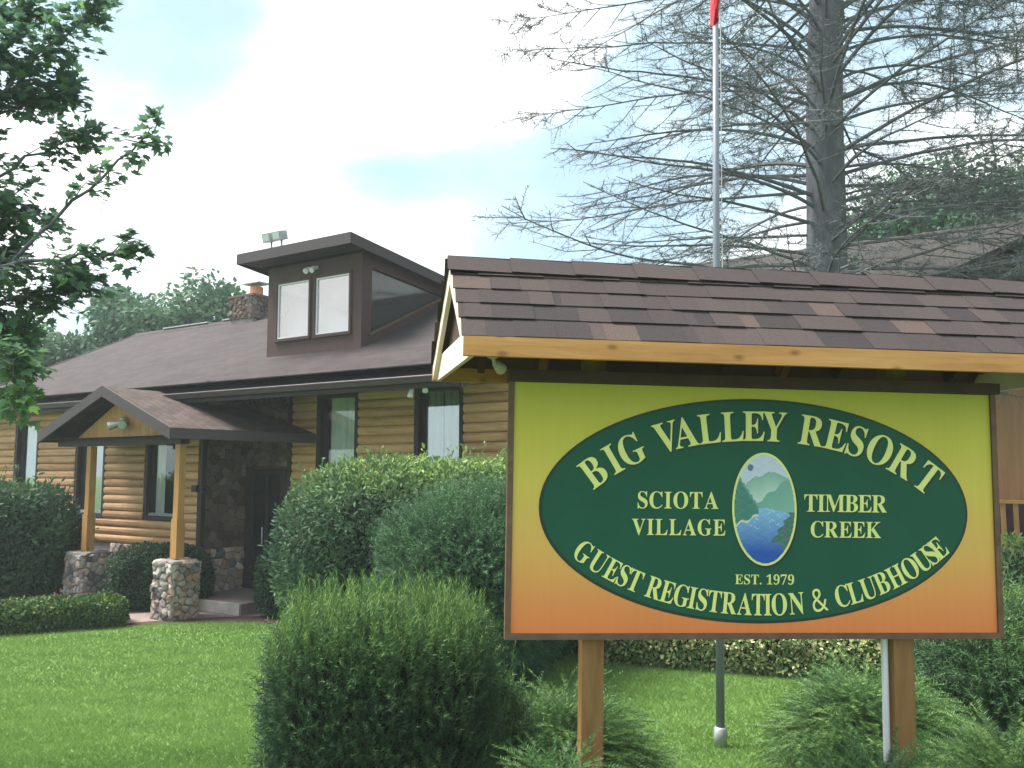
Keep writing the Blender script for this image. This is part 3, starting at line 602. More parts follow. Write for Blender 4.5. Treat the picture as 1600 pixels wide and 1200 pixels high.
b = MB(); b.extrude([(gx - hw + .3, 5.55), (gx + hw - .3, 5.55), (gx + hw - .3, 5.9), (gx, 6.55), (gx - hw + .3, 5.9)], 'y', 1.5, 1.6); dmo2 = b.build('dormer', M['dormer'], lodge)
b = MB()
for s_ in (-1, 1): b.add([(gx, .95, 6.75), (gx + s_ * hw, .95, 5.95), (gx + s_ * hw, 2.5, 5.95), (gx, 3.6, 6.75), (gx, .95, 6.63), (gx + s_ * hw, .95, 5.83), (gx + s_ * hw, 2.5, 5.83), (gx, 3.6, 6.63)], [(0, 1, 2, 3), (4, 7, 6, 5), (0, 4, 5, 1), (1, 5, 6, 2)])
b.build('roof', M['trim'], dmo2)
for q in (-1.25, 1.13):
    b = MB(); b.box(gx + q, gx + q + .12, 1.42, 1.497, 5.5, 6.2); b.build('post', M['frame'], dmo2)
b = MB(); b.box(6.4, 13, -2.1, -.03, .85, 1.0); dk = b.build('deck', M['porch_wood'], lodge)
b = MB()
for x in np.arange(6.5, 13, .17): b.box(x, x + .07, -2.09, -2.05, 1.0, 1.82)
b.build('baluster_row', M['porch_wood'], dk)
b = MB(); b.box(6.45, 13, -.032, -.012, 1.01, 1.75); b.build('gap_shade_sheet', M['trim'], dk)  # dark sheet on the wall, paints in the shade between the balusters
b = MB(); b.box(6.4, 13, -2.13, -2.0, 1.821, 1.87); b.box(6.4, 13, -2.048, -2.01, 1.02, 1.09); b.build('handrail', M['porch_wood'], dk)
for x in (6.42, 8.0, 9.6, 11.2, 12.8):
    b = MB(); b.box(x, x + .1, -2.23, -2.135, .0, 1.92); b.build('deck_post', M['tan'], dk)
b = MB(); b.box(7.5, 8.35, -1.0, -.96, 1.55, 2.02); b.box(7.5, 8.35, -1.4, -.99, 1.42, 1.48); b.build('deck_bench', M['trim'], dk)
# ------------------------------------------------------------------ the sign (x along the panel, y away from the camera side)
sign = empty('resort_sign', (0, 4.05, 0), (0, .018, rad(6)), 'big yellow and orange resort sign with green oval, shingled roof and two timber posts', 'sign')
PX0, PX1, PZ0, PZ1 = -.037, 2.345, 1.598, 2.757
HM = (0.002976799091512604, 4.997775981883109e-05, -2.4599237762545303, -0.00012682312134936058, -0.0027762423391211595, 4.461237749025349, -7.675832629949125e-05, 7.106884686673001e-05)
def art(u, v):
    """point of the printed artwork, as drawn on the panel"""
    q = HM[6] * u + HM[7] * v + 1
    return ((HM[0] * u + HM[1] * v + HM[2]) / q, (HM[3] * u + HM[4] * v + HM[5]) / q)
def gradmat():
    m, nt, bs = newmat('printed_sunset_panel'); L = nt.links; tc = nt.nodes.new('ShaderNodeTexCoord'); s = nt.nodes.new('ShaderNodeSeparateXYZ'); L.new(tc.outputs['Object'], s.inputs[0])
    mr = nt.nodes.new('ShaderNodeMapRange'); mr.inputs[1].default_value = PZ0; mr.inputs[2].default_value = PZ1; L.new(s.outputs['Z'], mr.inputs[0])
    r = ramp(nt, [(0, (.76, .21, .065)), (.12, (.75, .275, .085)), (.33, (.72, .42, .105)), (.60, (.66, .53, .09)), (.80, (.58, .53, .06)), (1, (.47, .47, .045))]); L.new(mr.outputs[0], r.inputs[0])
    n = nt.nodes.new('ShaderNodeTexNoise'); n.inputs['Scale'].default_value = 3; n.inputs['Detail'].default_value = 5; L.new(tc.outputs['Object'], n.inputs['Vector'])
    rr = ramp(nt, [(.3, (.95, .95, .95)), (.7, (1, 1, 1))]); L.new(n.outputs['Fac'], rr.inputs[0])
    x = nt.nodes.new('ShaderNodeMixRGB'); x.blend_type = 'MULTIPLY'; x.inputs[0].default_value = 1; L.new(r.outputs[0], x.inputs[1]); L.new(rr.outputs[0], x.inputs[2])
    mp = nt.nodes.new('ShaderNodeMapping'); mp.inputs['Scale'].default_value = (22, 1, 1.1); L.new(tc.outputs['Object'], mp.inputs[0])
    ns = nt.nodes.new('ShaderNodeTexNoise'); ns.inputs['Scale'].default_value = 1.6; ns.inputs['Detail'].default_value = 6; L.new(mp.outputs[0], ns.inputs['Vector'])
    rs_ = ramp(nt, [(.35, (.965, .96, .955)), (.62, (1, 1, 1))]); L.new(ns.outputs['Fac'], rs_.inputs[0])
    x3 = nt.nodes.new('ShaderNodeMixRGB'); x3.blend_type = 'MULTIPLY'; x3.inputs[0].default_value = 1; L.new(x.outputs[0], x3.inputs[1]); L.new(rs_.outputs[0], x3.inputs[2]); x = x3
    L.new(x.outputs[0], bs.inputs['Base Color']); bs.inputs['Roughness'].default_value = .42; bs.inputs['Specular IOR Level'].default_value = .35
    return m
M['panel'] = gradmat()
M['oval'] = plain('printed_green', (.008, .086, .052), .5, .10, 3, 0, spec=.22)
M['oval_edge'] = plain('printed_dark_green', (.008, .030, .022), .42, .05, 3, 0, spec=.35)
M['letter'] = plain('printed_pale_yellow', (.73, .78, .27), .42, .04, 3, 0, spec=.35)
p = MB(); p.box(PX0, PX1, 0, .02, PZ0, PZ1); panel = p.build('panel', M['panel'], sign)
def flat(name, polys, y, th, mat, parent):
    """flat printed shapes: outline lists (outer then holes), as plates th thick standing at -y"""
    m = MB()
    for loops in polys:
        tri = tessellate_polygon([[Vector((x, z, 0)) for x, z in lp] for lp in loops]); pts = [q for lp in loops for q in lp]; n = len(pts)
        m.add([(x, -y - th, z) for x, z in pts], [tuple(t) for t in tri])
        o = len(m.v); idx = 0
        for lp in loops:
            k = len(lp); m.add([(x, -y - th, z) for x, z in lp] + [(x, -y, z) for x, z in lp], [(i, (i + 1) % k, k + (i + 1) % k, k + i) for i in range(k)])
    return m.build(name, mat, parent)
def ellipse(cx, cz, rx, rz, n=96): return [(cx + rx * math.cos(2 * math.pi * i / n), cz + rz * math.sin(2 * math.pi * i / n)) for i in range(n)]
OC = (1.148, 2.174)
flat('oval_border', [[ellipse(*OC, 1.062, .532)]], 0, .0015, M['oval_edge'], panel)
oval = flat('green_oval', [[ellipse(OC[0] + .002, OC[1] + .001, 1.047, .520)]], .0016, .0015, M['oval'], panel)
GLYPHS = {
 'A': ['-9,0 -9,18 9,21 24,30 36,47 49,75 206,466 224,465 384,87 411,34 425,22 443,18 443,0 229,0 229,18 270,25 283,46 273,81 253,132 103,132 79,71 76,59 75,48 87,26 124,18 128,18 128,0', '113,161 242,161 177,319'],
 'B': ['16,0 16,17 45,22 62,32 72,51 75,82 75,369 69,412 62,425 51,433 15,439 15,455 220,455 284,451 333,439 368,418 389,388 396,351 384,302 348,268 287,247 360,223 404,185 418,132 407,76 371,35 314,9 238,0', '182,252 188,252 234,257 263,272 279,301 285,345 281,385 269,412 248,428 216,434 198,432 188,425 182,391', '222,24 259,30 283,49 296,81 301,128 295,176 277,208 245,225 197,231 182,231 182,65 184,46 190,33 202,26'],
 'C': ['257,-11 193,-3 137,20 91,56 56,104 34,162 26,228 34,294 56,351 92,399 139,435 195,458 259,465 309,459 367,440 388,435 408,443 419,465 437,465 437,308 420,308 392,364 356,407 313,434 265,443 222,435 187,409 163,365 149,304 144,226 149,153 165,97 192,56 230,32 278,24 318,29 358,45 395,71 428,106 447,89 395,33 332,0'],
 'E': ['14,0 14,17 44,20 62,30 72,48 75,78 75,369 72,405 62,425 44,435 16,439 16,455 399,455 399,320 383,320 369,373 340,406 295,424 232,430 200,428 191,424 186,417 183,388 183,246 193,246 232,252 259,269 277,300 288,345 304,345 304,118 287,118 282,154 273,181 259,201 241,213 216,220 185,222 183,222 183,67 185,47 192,35 206,29 230,28 276,30 313,39 345,53 371,75 393,105 411,143 430,143 402,0'],
 'G': ['268,-10 200,-3 141,19 93,55 57,103 35,161 28,229 35,295 57,352 93,399 139,435 195,458 257,465 311,459 369,441 388,436 406,443 419,465 437,465 437,308 420,308 403,346 382,379 357,406 329,426 299,439 267,443 224,435 189,409 165,366 151,305 146,228 154,135 180,67 206,37 238,19 275,13 308,16 328,27 339,45 343,71 343,128 339,154 329,170 309,179 275,182 275,198 500,198 500,182 473,179 457,171 449,155 446,128 446,29 357,0'],
 'H': ['15,0 15,17 45,22 62,32 72,50 75,81 75,379 71,406 62,424 44,434 16,439 16,455 242,455 242,439 204,432 193,425 187,415 182,379 182,251 342,251 342,379 337,415 331,425 320,432 282,439 282,455 507,455 507,439 478,434 461,424 452,407 449,379 449,81 452,52 461,33 478,22 507,17 507,0 282,0 282,17 311,21 329,31 339,49 342,81 342,221 182,221 182,81 185,50 194,32 212,22 242,17 242,0'],
 'I': ['13,0 13,17 42,23 61,32 72,49 75,75 75,387 72,412 63,427 45,435 13,439 13,455 244,455 244,439 214,435 196,427 186,412 183,387 183,77 187,44 194,34 206,26 246,17 246,0'],
 'K': ['16,0 16,17 45,22 63,32 72,50 75,81 75,379 72,406 63,424 45,434 17,439 17,455 242,455 242,439 205,432 194,425 187,415 183,379 183,234 321,373 342,398 349,418 334,434 291,439 291,455 486,455 486,439 477,439 415,419 345,361 271,285 463,46 487,25 519,17 519,0 281,0 281,17 306,18 322,21 331,27 334,34 329,47 316,66 199,214 183,198 183,81 186,50 195,32 213,22 242,17 242,0'],
 'L': ['15,0 15,17 45,22 62,32 72,50 75,81 75,379 71,407 62,425 44,434 16,439 16,455 250,455 250,439 208,434 196,427 188,416 182,379 182,83 185,47 191,37 200,31 234,28 278,31 315,40 345,56 370,80 391,112 409,154 427,154 402,0'],
 'M': ['14,0 14,17 43,22 61,32 72,50 75,79 75,382 71,416 64,426 53,432 15,439 15,455 185,455 317,142 449,455 617,455 617,439 590,433 573,423 563,405 560,378 560,85 565,43 571,31 582,23 617,17 617,0 396,0 396,17 433,25 443,32 450,44 455,83 455,399 288,0 270,0 105,389 105,80 109,48 120,30 139,20 169,17 169,0'],
 'N': ['403,-11 107,350 107,79 110,49 119,31 136,21 167,17 167,0 18,0 18,17 54,23 65,30 71,41 76,79 76,388 36,433 18,439 18,455 156,455 391,169 391,377 386,414 379,425 369,431 331,439 331,455 480,455 480,439 450,434 433,425 425,407 422,377 422,-11'],
 'O': ['261,-11 213,-6 169,7 129,29 94,58 66,93 45,134 32,179 28,228 32,276 45,321 66,362 95,397 130,426 170,448 216,462 265,466 313,462 357,448 397,427 431,399 459,364 481,323 494,277 498,228 494,179 481,134 459,93 430,58 395,29 355,7 310,-6', '265,12 306,21 338,47 361,90 375,150 379,228 371,321 348,389 310,430 260,443 219,435 186,409 163,366 150,305 145,228 153,135 177,67 215,26'],
 'R': ['15,0 15,17 45,22 62,32 72,50 75,81 75,379 71,406 62,424 44,434 16,439 16,455 217,455 305,448 367,426 405,388 417,334 406,285 372,248 315,224 432,50 452,26 463,19 478,17 480,17 480,0 338,0 201,212 182,212 182,81 185,50 194,32 212,22 242,17 242,0', '182,234 203,234 249,240 280,258 298,290 304,336 295,389 268,421 224,431 202,429 190,422 184,409 182,385'],
 'S': ['43,-11 43,158 62,158 83,94 111,50 149,24 197,15 231,20 257,36 273,60 279,89 265,129 225,160 163,191 112,221 77,253 56,289 50,332 54,370 67,403 88,429 115,449 148,462 185,466 229,461 282,448 291,446 300,445 313,450 320,466 339,466 339,319 322,319 310,354 293,385 272,410 248,429 222,441 194,445 163,440 140,426 125,406 120,380 124,356 137,336 159,319 189,303 253,273 290,253 317,233 337,211 350,188 357,162 359,133 354,93 339,58 314,29 281,8 240,-6 192,-10 158,-8 126,1 98,9 85,12 69,7 61,-11'],
 'T': ['92,0 92,17 123,21 142,31 152,50 156,81 156,433 149,433 102,426 65,403 41,367 29,318 11,318 11,455 410,455 410,317 394,317 375,382 333,420 269,433 263,433 263,81 267,49 276,30 296,21 328,17 328,0'],
 'U': ['248,-13 168,-2 114,29 83,81 73,155 73,379 70,406 61,424 43,434 15,439 15,455 240,455 240,439 202,432 192,425 185,415 181,379 181,140 186,88 203,51 232,29 275,22 340,37 379,83 392,159 392,378 389,406 379,423 360,433 328,439 328,455 474,455 474,439 448,432 433,421 425,404 422,378 422,181 412,92 380,32 325,-2'],
 'V': ['212,-13 44,381 22,420 8,432 -14,439 -14,455 211,455 211,439 166,432 156,423 152,410 161,378 259,143 348,377 355,409 351,423 342,432 299,439 299,455 442,455 442,439 423,436 408,427 395,411 382,383 230,-13'],
 'Y': ['101,0 101,17 131,22 148,32 157,50 161,81 161,179 46,387 29,414 14,429 1,435 -13,438 -13,455 207,455 207,438 195,438 167,432 158,425 156,416 164,392 248,226 333,366 345,389 349,408 336,430 298,438 295,438 295,455 439,455 439,438 423,434 409,424 383,392 268,203 268,81 271,50 280,32 298,22 328,17 328,0'],
 '1': ['65,0 65,36 120,36 135,38 146,45 152,58 154,79 154,416 108,365 87,351 67,346 52,349 40,359 31,375 28,396 74,412 132,447 179,482 254,482 254,79 261,47 271,38 288,36 343,36 343,0'],
 '7': ['111,0 289,406 113,406 86,398 74,372 70,338 30,338 33,480 353,480 353,447 168,0'],
 '9': ['152,-7 116,-4 88,4 67,17 53,33 45,51 42,69 44,83 50,94 61,102 75,107 87,80 103,56 126,41 156,36 205,57 237,122 251,230 234,212 212,198 186,188 155,185 103,194 60,220 33,264 24,324 28,369 42,409 64,441 95,466 133,481 177,486 223,480 264,463 298,433 323,390 340,332 345,261 343,207 334,157 321,111 301,72 274,39 241,14 200,-2', '184,233 206,236 224,245 239,260 251,278 245,352 231,403 209,432 181,441 156,434 137,413 125,377 121,328 128,275 149,244'],
 '&': ['187,-7 125,2 77,28 46,69 36,125 43,172 63,208 96,238 139,266 99,318 85,348 81,382 89,426 114,459 153,480 204,487 252,480 289,460 313,427 320,383 314,344 293,312 262,283 224,258 354,133 382,181 401,240 461,240 434,160 415,125 392,95 490,0 410,0 352,56 319,31 281,11 238,-2', '188,293 222,315 245,336 258,358 262,383 258,405 246,423 227,435 202,439 177,435 156,424 143,406 138,383 142,360 151,338', '189,46 229,49 263,60 291,75 314,93 175,229 142,207 118,185 103,160 97,127 104,94 122,68 151,51'],
 '.': ['89,-9 74,-7 60,1 51,15 48,36 51,57 60,71 74,79 89,81 106,79 119,71 129,57 132,36 129,15 119,1 106,-7'],
}

def glyph_loops(ch, cx, cy, cap, ang, squeeze, dx=0, dy=0, grow=0):
    """outline of one capital centred at drawing position (cx, cy), cap = its height, ang = its turn"""
    lps = [[tuple(map(float, q.split(','))) for q in s.split()] for s in GLYPHS[ch]]
    x0 = min(q[0] for q in lps[0]); x1 = max(q[0] for q in lps[0])
    sc = cap / 455; ca, sa = math.cos(ang), math.sin(ang); res = []
    for lp in lps:
        o = []
        for x, y in lp:
            a = (x - (x0 + x1) / 2) * sc * squeeze; b = (y - 227) * sc
            o.append(art(cx + a * ca + b * sa + dx, cy + a * sa - b * ca + dy))
        res.append(o)
    return res
def smooth_angles(pts):
    res = []
    for i in range(len(pts)):
        a = pts[max(i - 1, 0)]; b = pts[min(i + 1, len(pts) - 1)]; res.append(math.atan2(b[1] - a[1], b[0] - a[0]))
    return res
def lettering(items, words, sh=(2.8, 3.4)):
    """one part per word: pale letters with a printed dark edge at their lower right"""
    k = 0
    for n in words:
        it = items[k:k + n]; k += n; m = MB()
        o = flat('word', [glyph_loops(*q) for q in it], .0044, .0012, M['letter'], panel)
        e = flat('word', [glyph_loops(*q, dx=sh[0], dy=sh[1]) for q in it], .0032, .0006, M['oval_edge'], panel)
        nf = len(o.data.polygons); me = o.data; vs = [v.co[:] for v in me.vertices]; fs = [tuple(p.vertices) for p in me.polygons]; c = len(vs)
        vs += [v.co[:] for v in e.data.vertices]; fs += [tuple(i + c for i in p.vertices) for p in e.data.polygons]
        D.objects.remove(e); me2 = D.meshes.new('word'); me2.from_pydata(vs, [], fs); me2.materials.append(M['letter']); me2.materials.append(M['oval_edge'])
        for i, p in enumerate(me2.polygons): p.material_index = 0 if i < nf else 1
        o.data = me2
# arc centres read along the two curved lines of writing
import numpy.polynomial.polynomial as npp
def arc(text, pts, cap, sq, deg=4, w=None):
    xs = np.array([q[0] for q in pts]); ys = np.array([q[1] for q in pts]); c = npp.polyfit(xs - 1190, ys, deg); dc = npp.polyder(c)
    return [(ch, x, float(npp.polyval(x - 1190, c)), cap, math.atan(float(npp.polyval(x - 1190, dc))), sq) for ch, x in zip(text, xs)]
big = [(927, 737), (957, 718), (986, 702.5), (1041, 682), (1070, 676), (1108, 670), (1144, 667), (1177, 666), (1209, 667), (1268, 673), (1306, 681), (1338, 690), (1374, 703), (1411, 722), (1449, 747)]
items = arc('BIGVALLEYRESORT', big, 46, .82)
lettering(items, (3, 6, 6))
bot = [(912, 863), (935, 878), (957, 890.5), (974.5, 899), (992, 907), (1022, 918), (1043, 924.5), (1065, 930), (1081.5, 934), (1097, 937.5), (1116, 941), (1139, 943), (1163, 944), (1184, 944.8), (1199, 944.8), (1217, 944), (1244, 942), (1280, 937.5), (1315, 930.5), (1335, 925), (1356, 918), (1377, 910.5), (1399, 901), (1421, 890), (1440, 878.5), (1453.5, 866.5), (1465, 853)]
low = arc('GUESTREGISTRATION&CLUBHOUSE', bot, 33.5, .69); low = [q[:5] + (.72,) if i < 5 or i == 17 else q for i, q in enumerate(low)]
lettering(low, (5, 12, 1, 9), (1.6, 2.0))
def line(text, x0, x1, cy, cap, sq, slope=0):
    ws = []
    for ch in text:
        if ch == ' ': ws.append(.32); continue
        o = [float(q.split(',')[0]) for q in GLYPHS[ch][0].split()]; ws.append((max(o) - min(o)) / 455)
    k = len(text); cap_w = [q * cap * sq for q in ws]; gap = (x1 - x0 - sum(cap_w)) / (k - 1); x = x0; res = []
    for ch, q in zip(text, cap_w):
        if ch != ' ': res.append((ch, x + q / 2, cy + slope * (x - x0), cap, slope, sq))
        x += q + gap
    return res
side = line('SCIOTA', 996, 1122, 781, 26, .86, .01) + line('VILLAGE', 987, 1133, 823, 25, .84, .01) + line('TIMBER', 1256, 1385, 786, 27, .86, .012) + line('CREEK', 1266, 1376, 827, 25, .86, .012)
lettering(side, (6, 7, 6, 5), (1.5, 1.9))
lettering(line('EST. 1979', 1148, 1240, 905, 15, .9, .01), (4, 4), (.6, .9))
# small oval landscape in the middle
VC = art(1194, 795); VR = (.160, .268)
flat('landscape_border_dark', [[ellipse(VC[0] + .004, VC[1] - .005, VR[0] + .006, VR[1] + .006)]], .0032, .0008, M['oval_edge'], panel)
flat('landscape_border', [[ellipse(*VC, *VR)]], .0042, .0012, M['letter'], panel)
def pic(x, y):
    """printed landscape, x and y from -1 to 1"""
    n = (math.sin(x * 13.1 + 2 * math.sin(y * 37.7)) + math.sin(y * 71.3 + 3 * math.sin(x * 19.1))) * .5
    mt = (.70 - .21 * (.29 - x) - .9 * max(0, -.55 - x) + .02 * math.sin(x * 15)) if x < .29 else .70 - .26 * (x - .29)
    near_r = .09 + .43 * (x + .29) + .03 * math.sin(x * 13); near_l = .52 - .875 * (x + .78) + .05 * abs(math.sin(x * 26))
    shore = -.12 - .25 * max(0, -.2 - x) + .03 * math.sin(x * 14); water = .01 - .12 * max(0, x - .1) if x > -.2 else shore
    edge = .80 - .62 * np.clip((-.12 - y) / .5, 0, 1) if y > -.62 else .40 + 2.2 * (-.62 - y)
    if x > edge + .05 * math.sin(y * 37) and y < -.06: return (.045 + .03 * n, .17 + .05 * n, .15) if n < .45 else (.14, .13, .14)
    if x < -.2 and abs(y - shore) < .02: return (.62, .62, .52)
    if y < water:
        t = min(1, max(0, .05 - y) / .85); c = np.array((.25, .50, .80)) * (1 - t) + np.array((.004, .075, .42)) * t
        return tuple(c * (1 + .10 * n)) if not (n > .86 and t < .5 and abs(x) > .12) else (.50, .70, .86)
    if y < near_l and x < -.12: return (.05 + .02 * n, .20 + .03 * n, .18) if y < near_l - .08 else (.10, .28, .26)
    if y < near_r: t = max(0, near_r - y); return (.15 + .12 * t, .37 + .10 * t, .33 + .08 * t)
    if y < mt: t = min(1, (mt - y) * 1.7); return tuple(np.array((.22, .42, .38)) * (1 - t) + np.array((.56, .72, .68)) * t)
    if (x + .46) ** 2 + (y - .76) ** 2 * 2.5 < .010: return (.06, .17, .36)
    return (.55 + .05 * n, .62 + .04 * n, .80)
m = MB(); cols = []; NX, NY = 80, 136
for j in range(NY):
    for i in range(NX):
        x, y = (i + .5) / NX * 2 - 1, (j + .5) / NY * 2 - 1
        if x * x + y * y > 1: continue
        q = [(VC[0] + (VR[0] - .011) * a, -.0058, VC[1] + (VR[1] - .011) * b) for a, b in ((x - 1 / NX, y - 1 / NY), (x + 1 / NX, y - 1 / NY), (x + 1 / NX, y + 1 / NY), (x - 1 / NX, y + 1 / NY))]
        m.add(q, [(0, 1, 2, 3)]); cols += [pic(x, y)] * 4
mm, nt, bs = newmat('printed_landscape'); a = nt.nodes.new('ShaderNodeAttribute'); a.attribute_name = 'ink'; nt.links.new(a.outputs['Color'], bs.inputs['Base Color']); bs.inputs['Roughness'].default_value = .42
lo = m.build('landscape_picture', mm, panel)
ca = lo.data.attributes.new('ink', 'FLOAT_COLOR', 'POINT'); ca.data.foreach_set('color', np.array([list(np.clip(c, 0, 1)) + [1] for c in cols], 'f').ravel())
# frame strips round the panel
f = MB(); t = .027
f.box(PX0 - t, PX0, -.012, .03, PZ0 - t, PZ1 + .05); f.box(PX1, PX1 + t, -.012, .03, PZ0 - t, PZ1 + .05); f.box(PX0, PX1, -.012, .03, PZ0 - t, PZ0)
f.build('frame', M['frame'], sign)
f = MB(); f.box(PX0 - .03, PX1 + .03, -.045, .09, PZ1 + .002, PZ1 + .055); f.build('header_beam', M['rafter'], sign)
for x in (.304, 1.83):
    b = MB(); b.box(x, x + .102, .032, .13, -.05, 3.0); b.build('post', M['post'], sign)
b = MB(); b.tube([(1.806, .075, .2), (1.806, .075, 2.7)], [.016, .016], 10); b.build('conduit', M['white'], sign)
# back board
b = MB(); b.box(PX0, PX1, .155, .17, PZ0, PZ1); b.build('back_panel', M['frame'], sign)
# roof structure: front eave y=-.43, ridge y=.1, back eave y=.63; the gable ends lean outwards
EZ, RZ = 2.905, 3.345
XL = {-.43: -.300, .1: -.352, .63: -.415}; XR = {-.43: 2.62, .1: 2.66, .63: 2.71}
def xl(y): return np.interp(y, [-.43, .1, .63], [XL[-.43], XL[.1], XL[.63]])
def xr(y): return np.interp(y, [-.43, .1, .63], [XR[-.43], XR[.1], XR[.63]])
SL = math.hypot(.53, RZ - EZ)
def slope_pt(s, x, t, n):
    """s=-1 front slope, +1 back; t metres up from the eave, n off the deck"""
    k = t / SL; y = .1 + s * .53 * (1 - k); z = EZ + (RZ - EZ) * k
    ny, nz_ = s * (RZ - EZ) / SL, .53 / SL
    return (x, y + ny * n, z + nz_ * n)
for s in (-1, 1):
    b = MB()
    P = [slope_pt(s, xl(.1 + s * .53) + .01, -.01, -.016), slope_pt(s, xr(.1 + s * .53) - .01, -.01, -.016), slope_pt(s, XR[.1] - .01, SL, -.016), slope_pt(s, XL[.1] + .01, SL, -.016)]
    Q = [slope_pt(s, xl(.1 + s * .53) + .01, -.01, 0), slope_pt(s, xr(.1 + s * .53) - .01, -.01, 0), slope_pt(s, XR[.1] - .01, SL, 0), slope_pt(s, XL[.1] + .01, SL, 0)]
    b.add(P + Q, [(0, 1, 2, 3), (7, 6, 5, 4), (0, 4, 5, 1), (1, 5, 6, 2), (2, 6, 7, 3), (3, 7, 4, 0)]); deck = b.build('roof_deck', M['rafter'], sign)
    sh = MB(); rs = np.random.RandomState(11 + s); NC = 5; e = (SL - .015) / NC
    for c in range(NC):
        t0 = c * e - (.018 if c == 0 else 0); t1 = (c + 1) * e + .03; ya = .1 + s * .53 * (1 - max(t0, 0) / SL); xa, xb = float(xl(ya)) - .012, float(xr(ya)) + .012
        def plate(a, b_, n0, n1, tint, t0=t0):
            lo_, hi_ = (n0, n1)
            vs = [slope_pt(s, a, t0, lo_), slope_pt(s, b_, t0, lo_), slope_pt(s, b_, t1, lo_ * .2), slope_pt(s, a, t1, lo_ * .2), slope_pt(s, a, t0, hi_), slope_pt(s, b_, t0, hi_), slope_pt(s, b_, t1, lo_ * .2 + .0025), slope_pt(s, a, t1, lo_ * .2 + .0025)]
            sh.add(vs, [(0, 3, 2, 1), (4, 5, 6, 7), (0, 1, 5, 4), (1, 2, 6, 5), (2, 3, 7, 6), (3, 0, 4, 7)], tint)
        x = xa; tb = rs.uniform(.25, .45)
        while x < xb - .001:
            wd = rs.uniform(.10, .36); x2 = min(x + wd, xb)
            if xb - x2 < .05: x2 = xb
            tint = rs.choice([.06, .16, .28, .36, .42, .50, .56, .80, .95], p=[.12, .15, .16, .15, .12, .1, .06, .08, .06]); plate(x + .0003, x2 - .0003, .004 + rs.uniform(0, .001), .0095 + rs.uniform(0, .002), tint)
            x = x2
        x = xa + rs.uniform(.0, .25)
        while x < xb - .12:
            wd = rs.uniform(.12, .55); x2 = min(x + wd, xb)
            xq = x
            while xq < x2 - .02:
                xw = min(xq + rs.uniform(.1, .24), x2); plate(xq + .0005, xw - .0005,   .0118, .0152, rs.choice([.10, .22, .34, .44, .54, .90], p=[.2, .22, .24, .18, .08, .08]), t0 - .004); xq = xw
            x = x2 + rs.uniform(.10, .40)
    M.setdefault('sign_shingle', tinted('sign_roof_shingles', [(.032, .027, .029), (.044, .035, .036), (.058, .045, .044), (.072, .053, .049), (.115, .077, .063)], .9, .5, 120))
    sh.build('shingles', M['sign_shingle'], deck)
    # fascia along the eave
    y = .1 + s * .53
    f = MB(); f.bar((float(xl(y)) - .004, y + s * .02, 2.855), (float(xr(y)) + .004, y + s * .02, 2.855), .036, .082); f.build('fascia_board', M['fascia'], sign)
cp = MB(); rs = np.random.RandomState(5); x = XL[.1] - .014
while x < XR[.1]:
    x2 = min(x + .305, XR[.1] + .014)
    for s in (-1, 1):
        t0, t1 = SL - .135, SL + .012; lift = .018
        vs = [slope_pt(s, x, t0, .022), slope_pt(s, x2 + .02, t0, .017), slope_pt(s, x2 + .02, t1, .012), slope_pt(s, x, t1, .018), slope_pt(s, x, t0, .028), slope_pt(s, x2 + .02, t0, .021), slope_pt(s, x2 + .02, t1 + .006, .016), slope_pt(s, x, t1 + .008, .024)]
        cp.add(vs, [(0, 3, 2, 1), (4, 5, 6, 7), (0, 1, 5, 4), (1, 2, 6, 5), (2, 3, 7, 6), (3, 0, 4, 7)], rs.uniform(.26, .5))
    x = x2
cp.build('ridge_shingles', M['sign_shingle'], sign)
# rafters and soffit framing
for x in np.linspace(-.16, 2.5, 9):
    pale = abs(x - .17) < .2 or abs(x - 1.5) < .2
    for s in (-1, 1):
        b = MB(); b.bar(slope_pt(s, x, .03, -.055), slope_pt(s, x, SL - .03, -.055), .038, .075); b.build('rafter', M['rafter_pale' if pale else 'rafter'], sign)
# gable ends: cream rake boards, collar board and dark triangular infill
for side, fx in ((-1, xl), (1, xr)):
    g = MB()
    def gp(y, z, o): return (float(fx(y)) + side * o, y, z)
    def plate3(pts, o0, o1, mb):
        k = len(pts); mb.add([gp(y, z, o0) for y, z in pts] + [gp(y, z, o1) for y, z in pts], [tuple(range(k)), tuple(range(k, 2 * k))[::-1]] + [(i, (i + 1) % k, k + (i + 1) % k, k + i) for i in range(k)])
    zi = 2.815
    for s in (-1, 1):
        yo, yi = .1 + s * .53, .1
        plate3([(yo, EZ - .01), (.1, RZ - .008), (.1, RZ - .11), (yo - s * .0, EZ - .085)], -.022, .0, g)
    plate3([(-.43, zi), (.63, zi), (.63, EZ - .09), (.50, EZ + .035), (-.30, EZ + .035), (-.43, EZ - .09)], -.045, -.0235, g)
    g.build('gable_trim', M['cream'], sign)
    b = MB(); plate3([(-.28, EZ + .02), (.48, EZ + .02), (.1, RZ - .09)], -.07, -.05, b); b.build('gable_infill', M['rafter'], sign)
l = MB(); l.tube([(-.16, -.20, 2.87), (-.16, -.21, 2.845)], [.026, .026], 10); l.tube([(-.16, -.21, 2.85), (-.15, -.17, 2.825), (-.13, -.13, 2.815)], [.008, .009, .014], 8); l.tube([(-.14, -.15, 2.82), (-.11, -.09, 2.805)], [.018, .028], 12); lb = l.build('spotlight', M['lamp'], sign)
l = MB(); l.tube([(-.1095, -.0895, 2.805), (-.105, -.08, 2.803)], [.026, .020], 12); l.build('lamp_glass', M['lens'], lb)

